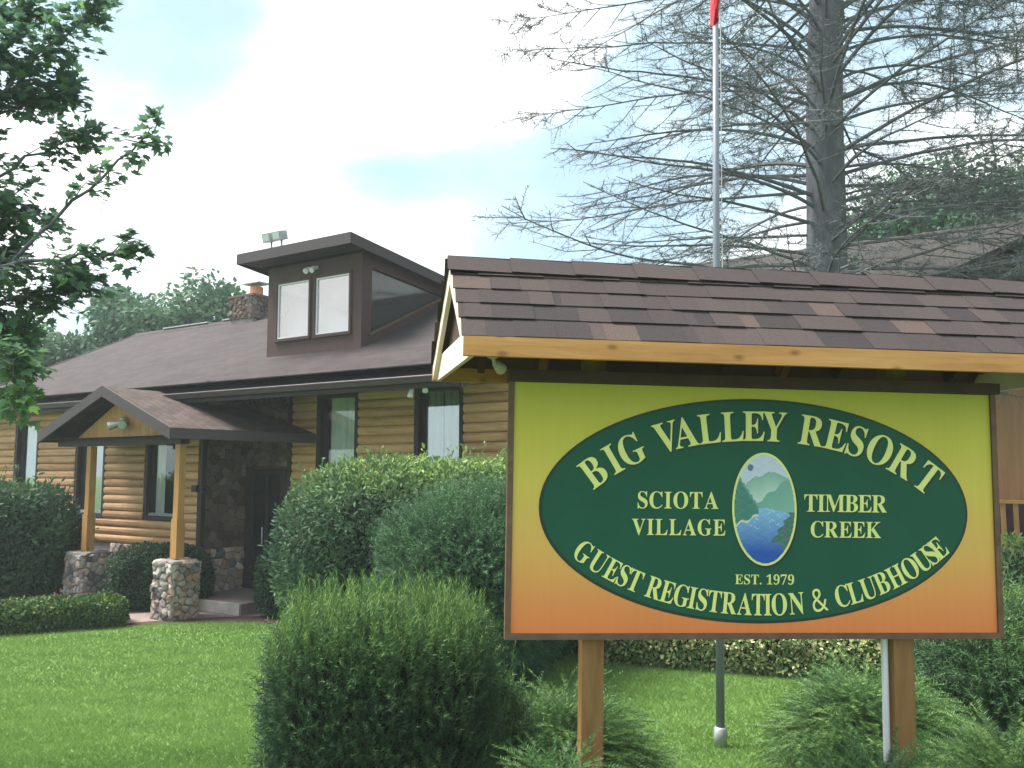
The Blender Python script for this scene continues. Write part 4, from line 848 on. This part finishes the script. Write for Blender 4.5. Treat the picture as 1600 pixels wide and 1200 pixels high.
# ------------------------------------------------------------------ flagpole
pole = empty('flagpole', (1.765, 7.576, 0), (0, .017, 0), 'slender grey metal flagpole rising from the lawn behind the sign', 'flagpole')
b = MB(); b.tube([(0, 0, .0), (0, 0, 2.2), (-.01, 0, 4.5), (0, 0, 7.9)], [.036, .035, .031, .022], 14); b.build('shaft', M['alu'], pole, True)
b = MB(); b.tube([(0, 0, 0), (0, 0, .16), (0, 0, .17)], [.056, .054, .04], 14); b.build('ground_sleeve', M['galv'], pole, True)
b = MB(); b.lump((0, 0, 7.95), .05, 4, .5); b.build('finial', M['galv'], pole, True)
b = MB(); b.tube([(.033, -.045, 1.6), (.030, -.04, 7.8)], [.004, .004], 5); b.box(.02, .045, -.06, -.03, 1.45, 1.6); b.build('halyard', M['galv'], pole)
fl = MB(); n = 14; zs = np.linspace(7.95, 6.52, 22)
for j in range(21):
    for i in range(n):
        def fp(i, z):
            t = i / n; dr = (7.95 - z) / 1.5
            return (-.02 - .05 * t - .03 * math.sin(t * 15 + z * 2) * (.3 + dr) + .09 * t * (1 - dr), -.05 - .05 * t - .05 * math.sin(t * 19 + 1.2 * z) * (.3 + .5 * dr), z - .35 * t * t + .05 * math.sin(t * 7) + (0.12 * t if dr > .8 else 0))
        fl.add([fp(i, zs[j]), fp(i + 1, zs[j]), fp(i + 1, zs[j + 1]), fp(i, zs[j + 1])], [(0, 1, 2, 3)])
fo = fl.build('flag', M['flag']); fo.location = (1.89, 7.576, 0)
tag(fo, 'limp red flag hanging from the top of the grey flagpole', 'flag')
# ------------------------------------------------------------------ shrubs
def stems(parent, c, r, seed, n=9):
    b = MB(); rs = np.random.RandomState(seed)
    for i in range(n):
        a = rs.uniform(0, 6.28); q = rs.uniform(.2, .6); p0 = (c[0] + .12 * math.cos(a), c[1] + .12 * math.sin(a), -.02)
        p1 = (c[0] + r[0] * q * .5 * math.cos(a), c[1] + r[1] * q * .5 * math.sin(a), c[2] * .7); p2 = (c[0] + r[0] * q * math.cos(a), c[1] + r[1] * q * math.sin(a), c[2] + r[2] * .5)
        b.tube([p0, p1, p2], [.022, .016, .007], 5)
    b.build('stems', M['stem'], parent)
def leaf_bush(name, label, cat, pos, r, seed, n, mat, leaf=.09, top=.35, lump=.12, power=2.2, group=None, cz=None, shell=.3, base=.15, jit=.6, fine=False, grow=.25, vary=.14, coref=.72, stray=0):
    """broad-leaved shrub: pos on the ground, r the half sizes"""
    root = empty(name, (pos[0], pos[1], 0), (0, 0, 0), label, cat, group)
    c = (0, 0, r[2] * .92 if cz is None else cz)
    P, N_, h, rs = shape_pts(n, c, r, seed, shell, lump, power)
    F = unit(N_ * .7 + rs.normal(size=P.shape) * jit + np.array([0, 0, .25])); U = unit(N_ + rs.normal(size=P.shape) * .5 + np.array([0, 0, .4]))
    keep = nz(P, seed + 11, 9.0 / max(r) + 2) > -.72; P, N_, h, F, U = P[keep], N_[keep], h[keep], F[keep], U[keep]
    if stray:
        q = rs.choice(np.where(h > .45)[0], stray); sp, sd = P[q], unit(N_[q] * .8 + np.array([0, 0, .55]) + rs.normal(size=(stray, 3)) * .25); ls = leaf * rs.uniform(1.2, 3.6, stray)
        for j in range(6):
            P = np.r_[P, sp + sd * (ls * j / 5)[:, None]]; F = np.r_[F, unit(sd + rs.normal(size=sd.shape) * .6)]; U = np.r_[U, rs.normal(size=sd.shape) + np.array([0, 0, .8])]; h = np.r_[h, h[q]]
    clump = nz(P, seed + 3, 6.0 / max(r))
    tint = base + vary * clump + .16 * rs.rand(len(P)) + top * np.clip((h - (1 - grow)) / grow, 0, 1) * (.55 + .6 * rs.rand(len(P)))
    S = leaf * (.65 + .7 * rs.rand(len(P)))
    scatter('foliage', CHIP_V if fine else LEAF_V, CHIP_F if fine else LEAF_F, P, F, U, S, tint, M[mat], root)
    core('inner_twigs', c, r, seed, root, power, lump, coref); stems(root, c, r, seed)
    return root
YV, YF, YT = sprig(22, .30, .045, 0, 1.1, 3)
def shoot_bush(name, label, cat, pos, r, seed, n, mat, ln, upright=.9, top=.4, lump=.1, power=2.6, base=.12, tmpl=None, cz=None, shell=.25, group=None, wide=1.0, plume=0, coref=.74, grow=.3, lf=2.0):
    """conifer shrub made of needled shoots"""
    root = empty(name, (pos[0], pos[1], 0), (0, 0, 0), label, cat, group)
    c = (0, 0, r[2] * .95 if cz is None else cz); tv, tf, tt = tmpl or (YV, YF, YT)
    P, N_, h, rs = shape_pts(n, c, r, seed, shell, lump, power, None, lf)
    F = unit(N_ * .75 + np.array([0, 0, upright]) + rs.normal(size=P.shape) * .38); U = unit(N_ + rs.normal(size=P.shape) * .4)
    keep = nz(P, seed + 11, 7.0 / max(r) + 2) > -.66; P, N_, h, F, U = P[keep], N_[keep], h[keep], F[keep], U[keep]
    clump = nz(P, seed + 3, 5.0 / max(r))
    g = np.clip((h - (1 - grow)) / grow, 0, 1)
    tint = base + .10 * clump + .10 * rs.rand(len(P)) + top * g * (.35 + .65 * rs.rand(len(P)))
    S = np.stack([np.full(len(P), wide), np.ones(len(P)), np.full(len(P), wide)], 1) * (ln * (.6 + .7 * rs.rand(len(P))))[:, None]
    if plume:                                            # long new shoots standing up from the top
        k = int(plume); d = rs.uniform(-1, 1, (k, 2)); d = d * np.array([r[0], r[1]]) * .95
        e = (np.abs(d[:, 0] / r[0]) ** power + np.abs(d[:, 1] / r[1]) ** power); z = c[2] + r[2] * np.clip(1 - e, 0, 1) ** (1 / power) * (1 + .5 * lump * nz(np.c_[d, np.zeros(k)], seed + 5, 2.0)); 
        P2 = np.c_[d, z - .05]; F2 = unit(np.array([0, 0, 1]) + rs.normal(size=(k, 3)) * .16); P = np.r_[P, P2]; F = np.r_[F, F2]; U = np.r_[U, rs.normal(size=(k, 3))]
        tint = np.r_[tint, .38 + .36 * rs.rand(k)]; l2 = ln * (.8 + 1.9 * rs.rand(k) ** 2.5); w2 = ln * .55 + l2 * .12; S = np.r_[S, np.stack([w2, l2, w2], 1)]
    scatter('foliage', tv, tf, P, F, U, S, tint, M[mat], root, ttint=tt)
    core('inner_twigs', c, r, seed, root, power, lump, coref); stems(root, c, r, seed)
    return root
JV, JF, JT = sprig(64, .13, .016, .38, 1.0, 5, True)
def juniper(name, label, pos, R_, top, seed, n=900, ln=.46, mat='fol_jun', base=.36, group=None):
    """low spreading juniper with arching feathery sprays"""
    root = empty(name, (pos[0], pos[1], 0), (0, 0, 0), label, 'shrub', group); rs = np.random.RandomState(seed)
    a = rs.uniform(0, 2 * math.pi, n); q = np.sqrt(rs.rand(n)); el = np.clip(1.15 - q * 1.0 + rs.normal(size=n) * .2, .05, 1.5)
    P = np.c_[np.cos(a) * q * R_[0] * .72, np.sin(a) * q * R_[1] * .72, top * (.22 + .62 * (1 - q ** 2) * (.55 + .45 * rs.rand(n)))]
    F = np.c_[np.cos(a) * np.cos(el), np.sin(a) * np.cos(el), np.sin(el)] + rs.normal(size=(n, 3)) * .14
    U = np.c_[np.zeros(n), np.zeros(n), np.ones(n)] + rs.normal(size=(n, 3)) * .25
    l = ln * (.55 + .65 * rs.rand(n)); tint = base + .13 * rs.normal(size=n) * .6 + .16 * (rs.rand(n) > .86)
    scatter('foliage', JV, JF, P, F, U, np.stack([l * 1.15, l, l * 1.15], 1), tint, M[mat], root, ttint=JT)
    b = MB()
    for i in range(26):
        aa = rs.uniform(0, 6.28); qq = rs.uniform(.35, .8); b.tube([(0.05 * math.cos(aa), .05 * math.sin(aa), -.02), (R_[0] * qq * .4 * math.cos(aa), R_[1] * qq * .4 * math.sin(aa), top * .35), (R_[0] * qq * math.cos(aa), R_[1] * qq * math.sin(aa), top * rs.uniform(.4, .7))], [.018, .012, .005], 5)
    b.build('stems', M['stem'], root)
    return root
# big clipped rhododendron in the middle, feathery bush beside it, upright yew in front
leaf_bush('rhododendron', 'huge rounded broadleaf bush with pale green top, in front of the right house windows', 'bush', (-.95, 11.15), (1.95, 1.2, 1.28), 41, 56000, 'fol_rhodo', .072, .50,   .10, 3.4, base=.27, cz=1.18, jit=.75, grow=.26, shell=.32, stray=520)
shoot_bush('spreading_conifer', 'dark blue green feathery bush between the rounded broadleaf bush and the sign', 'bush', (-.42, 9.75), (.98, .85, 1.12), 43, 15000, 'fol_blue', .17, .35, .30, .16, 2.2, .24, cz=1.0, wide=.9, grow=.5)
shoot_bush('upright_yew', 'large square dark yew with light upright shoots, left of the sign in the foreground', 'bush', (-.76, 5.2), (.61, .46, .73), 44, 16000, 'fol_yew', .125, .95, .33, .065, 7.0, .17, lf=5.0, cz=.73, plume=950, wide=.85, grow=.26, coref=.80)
shoot_bush('young_yew', 'small soft yew tucked against the lower right side of the large square yew', 'bush', (-.13, 5.6), (.20, .3, .46), 45, 2600, 'fol_yew', .15, .7, .24, .14, 2.3, .22, cz=.46, plume=60, grow=.4)
# junipers round the sign posts
juniper('juniper', 'arching juniper on the lawn beside the left post of the sign', (.40, 6.5), (.74, .6), .72, 51, 1500, .32, group='junipers under the sign')
juniper('juniper', 'arching juniper around the right post of the sign, with a dark hollow below its sprays', (2.80, 7.0), (.80, .65), .74, 52, 1700, .34, group='junipers under the sign')
juniper('juniper', 'small juniper at the bottom edge hiding the foot of the left sign post', (.20, 3.68), (.50, .34), 1.38, 53, 1500, .20, 'fol_jun', .30, group='junipers under the sign')
juniper('juniper', 'broad dense juniper at the bottom edge hiding the foot of the right sign post', (1.50, 3.66), (.80, .36), 1.40, 54, 3000, .21, 'fol_jun', .30, group='junipers under the sign')
juniper('juniper', 'pale tipped juniper in the bottom right corner beside the right post', (2.62, 4.75), (.50, .45), 1.08, 55, 1300, .30, 'fol_jun', .42, group='junipers under the sign')
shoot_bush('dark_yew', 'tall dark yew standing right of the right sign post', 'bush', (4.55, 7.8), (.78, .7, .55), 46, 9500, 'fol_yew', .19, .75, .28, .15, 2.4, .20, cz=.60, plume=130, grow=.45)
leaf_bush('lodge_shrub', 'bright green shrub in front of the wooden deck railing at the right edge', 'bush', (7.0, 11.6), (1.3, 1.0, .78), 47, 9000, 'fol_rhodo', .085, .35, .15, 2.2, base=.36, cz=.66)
# variegated hedge: a line of plants grown together
def hedge(name, label, pts, hw, ht, seed, n, mat, leaf, base, spread, power=3.0):
    root = empty(name, (pts[0][0], pts[0][1], 0), (0, 0, 0), label, 'hedge'); rs = np.random.RandomState(seed); o = np.array([pts[0][0], pts[0][1], 0])
    A = np.array([[p[0], p[1], 0] for p in pts], float) - o; seg = np.linalg.norm(np.diff(A, axis=0), axis=1); cum = np.r_[0, np.cumsum(seg)]; s = rs.uniform(-.3, cum[-1] + .3, n); sc = np.clip(s, 0, cum[-1])
    j = np.clip(np.searchsorted(cum, sc) - 1, 0, len(seg) - 1); d = unit(np.diff(A, axis=0))[j]; B = A[j] + d * (s - cum[j])[:, None]; side = np.c_[-d[:, 1], d[:, 0], np.zeros(n)]
    a = rs.uniform(-.95, math.pi + .95, n); ca, sa = np.cos(a), np.sin(a); e = (np.abs(ca) ** power + np.abs(sa) ** power) ** (-1 / power)
    endk = np.sqrt(np.clip(1 - np.clip(np.abs(s - sc) / .3, 0, 1) ** 2, 0, 1)); q = (1 - .35 * rs.rand(n) ** 1.6) * (1 + .13 * nz(np.c_[s, a, a * 0], seed, 3.0)) * (.25 + .75 * endk)
    P = B + side * (ca * e * q * hw)[:, None] + np.array([0, 0, 1]) * np.maximum(ht * .42 + sa * e * q * ht * .58, .02)[:, None]
    N_ = unit(side * ca[:, None] + np.array([0, 0, 1]) * sa[:, None]); F = unit(N_ + rs.normal(size=(n, 3)) * .7); U = unit(N_ + rs.normal(size=(n, 3)) * .5 + np.array([0, 0, .3]))
    tint = base + spread * rs.normal(size=n) * .5 + .2 * np.clip(sa, 0, 1) * rs.rand(n)
    scatter('foliage', CHIP_V, CHIP_F, P, F, U, leaf * (.6 + .8 * rs.rand(n)), tint, M[mat], root)
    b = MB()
    for i in range(len(A) - 1): b.bar(A[i] + (0, 0, ht * .36), A[i + 1] + (0, 0, ht * .36), hw * .95, ht * .60)  # added dark bars fill the hedge and block light through it
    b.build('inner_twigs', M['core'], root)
    return root
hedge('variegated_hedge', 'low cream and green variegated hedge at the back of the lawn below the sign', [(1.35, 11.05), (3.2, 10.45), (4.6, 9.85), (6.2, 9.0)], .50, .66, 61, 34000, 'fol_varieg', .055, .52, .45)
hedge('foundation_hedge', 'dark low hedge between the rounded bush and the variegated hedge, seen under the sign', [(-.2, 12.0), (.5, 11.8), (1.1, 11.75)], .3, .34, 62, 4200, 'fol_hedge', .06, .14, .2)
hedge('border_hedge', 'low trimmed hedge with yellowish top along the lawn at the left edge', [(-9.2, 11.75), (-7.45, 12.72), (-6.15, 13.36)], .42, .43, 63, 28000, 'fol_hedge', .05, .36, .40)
leaf_bush('laurel', 'large dark glossy bush left of the porch, in front of the left house windows', 'bush', (-9.35, 15.45), (1.72, .85, 1.12), 64, 26000, 'fol_rhodo', .105, .22, .11, 2.6, base=.19, cz=1.02, jit=.65, stray=260)
leaf_bush('porch_shrub', 'dark trimmed shrub between the two stone porch pillars', 'bush', (-5.95, 14.85), (.85, .42, .56), 65, 8000, 'fol_rhodo', .06, .1, .06, 3.5, base=.12, cz=.5, fine=True)
leaf_bush('door_shrub', 'small dark rounded shrub right of the entrance step', 'bush', (-3.62, 14.05), (.46, .42, .60), 66, 7000, 'fol_rhodo', .05, .14, .06, 2.8, base=.15, cz=.55, fine=True)

# ------------------------------------------------------------------ lawn grass (blades nobody could count)
rs = np.random.RandomState(71); n = 430000
def inside(px, py, poly):
    r = np.zeros(len(px), bool); j = len(poly) - 1
    for i in range(len(poly)):
        (xi, yi), (xj, yj) = poly[i], poly[j]; c = ((yi > py) != (yj > py)) & (px < (xj - xi) * (py - yi) / (yj - yi + 1e-12) + xi); r ^= c; j = i
    return r
y = 5.6 + (13.6 - 5.6) * rs.rand(n) ** 1.35; x = (rs.uniform(-.70, .46, n)) * y
k = inside(x, y, LAWN); x, y = x[k], y[k]; n = len(x); P = np.c_[x, y, np.full(n, .003)]
pat = nz(P * [1, 1, 0], 72, 1.1); pat2 = nz(P * [1, 1, 0], 73, 5.0)
a = rs.uniform(0, 6.28, n); F = np.c_[np.cos(a) * .75, np.sin(a) * .75, np.full(n, .9)]; U = np.c_[-np.sin(a), np.cos(a), np.full(n, .2)] + rs.normal(size=(n, 3)) * .4
S = np.stack([.0075 * (.7 + .6 * rs.rand(n)) * (.6 + .05 * y), (.030 + .026 * rs.rand(n)) * (1 + .25 * pat), np.full(n, .03)], 1)
scatterF = scatter('grass', [(-.5, 0, 0), (.5, 0, 0), (.12, 1, .1)], [(0, 1, 2)], P, F, U, S, .36 + .17 * pat + .13 * pat2 + .26 * rs.normal(size=n) * .5 + .5 * (rs.rand(n) > .985) - .25 * (rs.rand(n) > .95), M['grass'])
tag(scatterF, 'short mown green grass covering the front lawn', 'grass', kind='stuff')

# ------------------------------------------------------------------ trees
def limb(b, p0, d, ln, r0, rs, segs=5, wob=.12, up=0.0, r1=.3):
    pts = [np.array(p0, float)]; d = np.array(d, float); rr = [r0]
    for i in range(segs):
        d = d + rs.normal(size=3) * wob + np.array([0, 0, up]); d /= np.linalg.norm(d); pts.append(pts[-1] + d * ln / segs); rr.append(r0 * (1 - (1 - r1) * (i + 1) / segs))
    b.tube(pts, rr, 6, cap=False); return pts
def crown_tree(name, label, pos, ht, r, seed, n, leaf, mat='fol_far', group=None, base=.34, trunk=.2, low=.22, clumps=26, cat='tree', dens=1.0):
    root = empty(name, (pos[0], pos[1], 0), (0, 0, 0), label, cat, group); rs = np.random.RandomState(seed)
    b = MB(); limb(b, (0, 0, -.1), (0, 0, 1), ht * .75, trunk, rs, 7, .06, 0, .25)
    cz = ht * (1 + low) / 2; rz = ht * (1 - low) / 2; C = []
    for i in range(clumps):
        d = unit(rs.normal(size=3)); q = rs.rand() ** .4 * .78; c = np.array([d[0] * r * q, d[1] * r * q, cz + d[2] * rz * q]); C.append(c)
        s = np.array([0, 0, max(ht * .2, c[2] - rs.uniform(.2, .5) * ht * .6)]); v = c - s; limb(b, s, v / np.linalg.norm(v), np.linalg.norm(v), trunk * .3, rs, 4, .08)
    b.build('trunk', M['bark'], root)
    P = []; T = []; N_ = []
    for i, c in enumerate(C):
        k = n // clumps; d = unit(rs.normal(size=(k, 3))); rr = r * rs.uniform(.26, .46); q = (1 + .3 * nz(d, seed + i, 2.5)) * (1 - .6 * rs.rand(k) ** 2)
        P.append(c + d * q[:, None] * rr * np.array([1, 1, .75])); N_.append(d); T.append(np.full(k, rs.uniform(-.12, .12)) + .10 * d[:, 2])
    P = np.concatenate(P); N_ = np.concatenate(N_); T = np.concatenate(T); k = len(P)
    F = unit(N_ * .5 + rs.normal(size=(k, 3)) + np.array([0, 0, -.2])); U = unit(N_ * .5 + rs.normal(size=(k, 3)) * .6 + np.array([0, 0, .7]))
    scatter('crown', LEAF_V, LEAF_F, P, F, U, leaf * (.6 + .8 * rs.rand(k))[:, None] * np.array([1.5, 1, 1]), base + T + .2 * rs.rand(k), M[mat], root)
    return root
BG = 'leafy trees behind the house'
crown_tree('deciduous_tree', 'rounded tree with airy crown behind the roof, just left of the chimney', (-11.9, 32.5), 10.1, 2.9, 81, 15000, .22, group=BG, base=.36)
crown_tree('deciduous_tree', 'dark dense tree behind the roof, between the airy tree and the maple', (-15.6, 34), 9.9, 3.1, 82, 24000, .22, group=BG, base=.24)
crown_tree('deciduous_tree', 'mid green tree behind the left end of the roof, partly covered by maple leaves', (-18.2, 33), 9.0, 3.2, 83, 24000, .22, group=BG, base=.32)
crown_tree('deciduous_tree', 'broad tree at the left edge low behind the roof', (-19.5, 28), 7.6, 3.4, 84, 22000, .22, group=BG, base=.38)
crown_tree('deciduous_tree', 'tree beyond the left edge, last of the row behind the house', (-25, 30), 9.5, 4, 85, 9000, .34, group=BG, base=.3)
crown_tree('pine_tree', 'dense green tree behind the tan building, right of the bare trunk', (14.6, 27.5), 12.0, 4.8, 86, 70000, .19, base=.22, clumps=56, low=.35)
crown_tree('pine_tree', 'tall green tree behind the tan building at the far right', (20.5, 29), 13.0, 4.5, 87, 30000, .22, base=.24, clumps=34)

# foreground maple at the left edge: trunk outside the picture, boughs reaching in
maple = empty('maple_tree', (-6.9, 6.6, 0), (0, 0, 0), 'leafy maple at the left edge whose boughs hang in front of the sky and roof', 'tree')
rs = np.random.RandomState(91); MO = np.array([-6.9, 6.6, 0]); b = MB()
limb(b, (0, 0, -.1), (0, 0, 1), 7.5, .19, rs, 8, .05, 0, .3)
LP = []; LD = []
def bough(pts, r0, nl, spread, twigs):
    """pts: photo direction and distance; a limb along them with leafy side twigs"""
    W = [np.array(at(*p)) - MO for p in pts]; s = [W[0]]
    for i in range(len(W) - 1):
        for q in (.33, .66, 1): s.append(W[i] * (1 - q) + W[i + 1] * q + rs.normal(size=3) * .015)
    b.tube(s, np.linspace(r0, .004, len(s)), 6, cap=False)
    s = np.array(s); L_ = len(s)
    for i in range(twigs):
        t = rs.uniform(.12, 1); j = t * (L_ - 1); k = int(min(j, L_ - 2)); p = s[k] + (s[k + 1] - s[k]) * (j - k); d = unit(s[k + 1] - s[k]); v = unit(d * .8 + rs.normal(size=3) * np.array([.8, .8, .5])); ln = spread * rs.uniform(.5, 1.1) * (1.1 - .5 * t)
        e = p + v * ln + np.array([0, 0, -.06 * ln]); b.tube([p, (p + e) / 2 + np.array([0, 0, .02]), e], [.005, .004, .002], 4, cap=False)
        for m in range(nl):
            u = rs.uniform(.25, 1.0); LP.append(p + (e - p) * u + rs.normal(size=3) * .035); LD.append(unit(v * .7 + rs.normal(size=3) * np.array([.7, .7, .22]) + np.array([0, 0, -.18])))
trunk_top = [(-240, 420, 6.6), (-120, 300, 6.6)]
bough([(-230, 640, 6.7), (-60, 480, 6.6), (60, 370, 6.5), (140, 295, 6.4), (205, 235, 6.35), (250, 190, 6.3)], .022, 7, .28, 34)
bough([(-230, 500, 6.9), (-80, 330, 6.9), (20, 260, 6.9), (90, 225, 6.9), (140, 215, 6.85)], .02, 9, .34, 34)
bough([(-230, 520, 6.4), (-100, 440, 6.4), (40, 410, 6.4), (130, 400, 6.3), (200, 395, 6.3)], .022, 9, .36, 42)
bough([(-230, 420, 6.9), (-100, 250, 6.9), (-10, 150, 7.0), (60, 90, 7.0), (120, 40, 7.0), (150, 15, 7.0)], .022, 11, .42, 52)
bough([(-230, 360, 7.2), (-120, 180, 7.2), (-20, 60, 7.3), (40, 10, 7.3)], .022, 13, .50, 56)
bough([(-230, 300, 6.7), (-130, 120, 6.7), (-60, 20, 6.7), (60, -60, 6.7), (200, -40, 6.7)], .022, 9, .42, 40)
bough([(-230, 480, 6.9), (-100, 300, 7.1), (0, 180, 7.1), (70, 150, 7.1), (105, 140, 7.1)], .02, 13, .44, 60)
bough([(-230, 620, 6.3), (-120, 560, 6.2), (-40, 540, 6.1), (20, 560, 6.0), (35, 620, 6.0)], .02, 12, .36, 44)
bough([(-230, 560, 6.7), (-100, 490, 6.8), (-10, 470, 6.8), (70, 470, 6.8), (120, 440, 6.8)], .02, 13, .44, 60)
bough([(-230, 600, 6.9), (-120, 530, 7.0), (-30, 500, 7.0), (50, 520, 7.0)], .02, 13, .44, 52)
bough([(-230, 460, 6.9), (-130, 380, 7.0), (-50, 350, 7.0), (30, 345, 7.0), (70, 330, 7)], .02, 10, .38, 44)
bough([(-230, 430, 6.7), (-120, 380, 6.7), (-40, 330, 6.7), (40, 290, 6.7)], .02, 12, .40, 46)
bough([(-230, 520, 6.8), (-130, 430, 6.8), (-50, 400, 6.9), (20, 400, 6.9)], .02, 12, .40, 46)
bough([(-230, 340, 6.9), (-120, 220, 7.0), (-40, 120, 7.0), (30, 60, 7.0)], .02, 12, .42, 46)
for i in range(26):                                      # rest of the crown, outside the picture
    a = rs.uniform(1.9, 5.2); z0 = rs.uniform(2.6, 7.0); v = np.array([math.cos(a), math.sin(a), .5]); p = np.array([0, 0, z0]); pts = limb(b, p, v, 2.6, .04, rs, 5, .14, .02, .15)
    for m in range(150): j = rs.randint(1, 6); LP.append(pts[j] + rs.normal(size=3) * .36); LD.append(unit(rs.normal(size=3) + np.array([0, 0, -.5])))
for (u0, v0, Y0) in ((-230, 640, 6.7), (-230, 500, 6.9), (-230, 360, 7.2), (-230, 560, 6.7), (-230, 420, 6.9), (-230, 300, 6.7), (-230, 480, 6.9), (-230, 620, 6.3), (-230, 520, 6.4), (-230, 600, 6.9), (-230, 460, 6.9), (-230, 430, 6.7), (-230, 520, 6.8), (-230, 340, 6.9)):
    e = np.array(at(u0, v0, Y0)) - MO; b.tube([np.array([0, 0, max(e[2] - 1.0, 2.2)]), e * [.5, .5, 0] + np.array([0, 0, e[2] - .35]), e], [.045, .034, .022], 6, cap=False)
b.build('trunk', M['bark'], maple, True)
LP = np.array(LP); LD = np.array(LD); k = len(LP)
U = unit(rs.normal(size=(k, 3)) * .26 + np.array([0, 0, 1]))
scatter('crown', MAPLE_V, MAPLE_F, LP, LD, U, .092 * (.6 + .6 * rs.rand(k)), .22 + .22 * rs.rand(k) + .35 * (rs.rand(k) > .9) + .30 * np.clip((3.4 - LP[:, 2]) / .6, 0, 1), M['fol_maple'], maple)

# tall spruce with many bare grey boughs
SX, SY, LEAN = 5.0, 14.0, .032
spruce = empty('spruce_tree', (SX, SY, 0), (0, 0, 0), 'tall thinning spruce with thick grey trunk and long bare drooping branches behind the sign', 'tree')
rs = np.random.RandomState(101); b = MB()
zs = np.linspace(-.1, 17, 30); b.tube([(.02 * math.sin(z * 1.3) + LEAN * z, .02 * math.cos(z), z) for z in zs], [(.385 * (1 - .028 * z)) if z < 12 else .385 * (1 - .028 * 12) * max(.06, (17.4 - z) / 5.4) for z in zs], 18)
b.build('trunk', M['bark'], spruce, True)
b = MB(); TP = []; TF = []; TS = []
NB = 195
for i in range(NB):
    z = 3.6 + 11.6 * ((i + rs.rand()) / NB); a = i * 2.399 + rs.normal() * .35
    ln = (6.1 - .10 * max(0, z - 5)) * rs.uniform(.55, 1.05) * (1 if z > 4.6 else .8)
    el = np.clip(-.08 + .095 * (z - 3.6), -.1, .38) + rs.normal() * .09
    d = np.array([math.cos(a), math.sin(a), 0.]); p = d * .28 + np.array([LEAN * z, 0, z]); pts = [p]; rr = []; n = 14; side = np.array([-d[1], d[0], 0]); yaw = rs.normal() * .05
    for s in range(n):
        t = (s + 1) / n; e = el * (1 - 1.75 * t) - .04 + .75 * max(0, t - .62) + rs.normal() * .03
        d = d + side * (rs.normal() * .035 + yaw * .3); d[2] = 0; d /= np.linalg.norm(d); side = np.array([-d[1], d[0], 0])
        pts.append(pts[-1] + (d * math.cos(e) + np.array([0, 0, math.sin(e)])) * ln / n)
    r0 = .039 * (ln / 6) ** .5 * rs.uniform(.7, 1.15); b.tube(pts, [r0 * (1 - .86 * (q / n)) for q in range(n + 1)], 5, cap=False)
    # flat sprays of side branchlets
    nb = int(17 * ln / 5)
    for q in range(nb):
        t = .18 + .80 * (q + rs.rand()) / nb; j = t * n; k = min(int(j), n - 1); p0 = pts[k] + (pts[k + 1] - pts[k]) * (j - k); dd = unit(pts[k + 1] - pts[k]); sd = side * (1 if q % 2 else -1)
        v = unit(dd * .75 + sd * rs.uniform(.5, 1.0) + np.array([0, 0, rs.uniform(-.35, .15)])); l2 = (1.5 * (1 - t) ** .7 + .35) * rs.uniform(.5, 1.05) * ln / 5.5
        m1 = p0 + v * l2 * .5 + np.array([0, 0, -.05 * l2]); m2 = p0 + v * l2 + np.array([0, 0, rs.uniform(-.16, .10) * l2]); b.tube([p0, m1, m2], [.010, .007, .003], 3, cap=False)
        for w_ in range(int(14 + 24 * l2)):
            u = rs.uniform(.15, 1); pp = (p0 + (m1 - p0) * 2 * u) if u < .5 else (m1 + (m2 - m1) * (2 * u - 1)); TP.append(pp); TF.append(unit(v * .6 + rs.normal(size=3) * np.array([.8, .8, .5]))); TS.append(rs.uniform(.08, .24))
b.build('branches', M['twig'], spruce)
TP = np.array(TP); TF = np.array(TF); TS = np.array(TS); k = len(TP)
scatter('twigs', [(-.02, 0, 0), (.02, 0, 0), (.06, .5, .03), (.0, 1, .0), (.03, .5, .02)], [(0, 1, 2), (2, 4, 3)], TP, TF, rs.normal(size=(k, 3)), TS, np.full(k, .5), M['twig'], spruce)
# surviving needles: thickest high up and towards the ends
R_ = np.linalg.norm(TP[:, :2], axis=1); pick = rs.rand(k) < np.clip(.30 + .10 * (TP[:, 2] - 6.5), .22, .9) * np.clip((R_ - .8) / 3, .15, 1) * np.clip(.6 + .9 * nz(TP, 7, .9), 0, 1.3)
NV, NF, NT = sprig(14, .26, .045, .1, .9, 8)
q = TP[pick]; scatter('needles', NV, NF, q, TF[pick], rs.normal(size=q.shape), (.16 + .16 * rs.rand(len(q))), .3 + .5 * rs.rand(len(q)), M['fol_spruce'], spruce, ttint=NT)

# ------------------------------------------------------------------ thin haze volume, added to lift the dark tones
hz = MB(); hz.box(-270, 270, -70, 430, -1, 18.2); hm = D.materials.new('tone_lift_haze'); hm.use_nodes = True; nt = hm.node_tree; nt.nodes.clear()
o_ = nt.nodes.new('ShaderNodeOutputMaterial'); pv = nt.nodes.new('ShaderNodeVolumePrincipled'); pv.inputs['Color'].default_value = (.84, .93, 1, 1); pv.inputs['Density'].default_value = .0015; pv.inputs['Anisotropy'].default_value = .2
nt.links.new(pv.outputs[0], o_.inputs['Volume']); tag(hz.build('haze', hm), kind='stuff')
SC.cycles.volume_bounces = 1
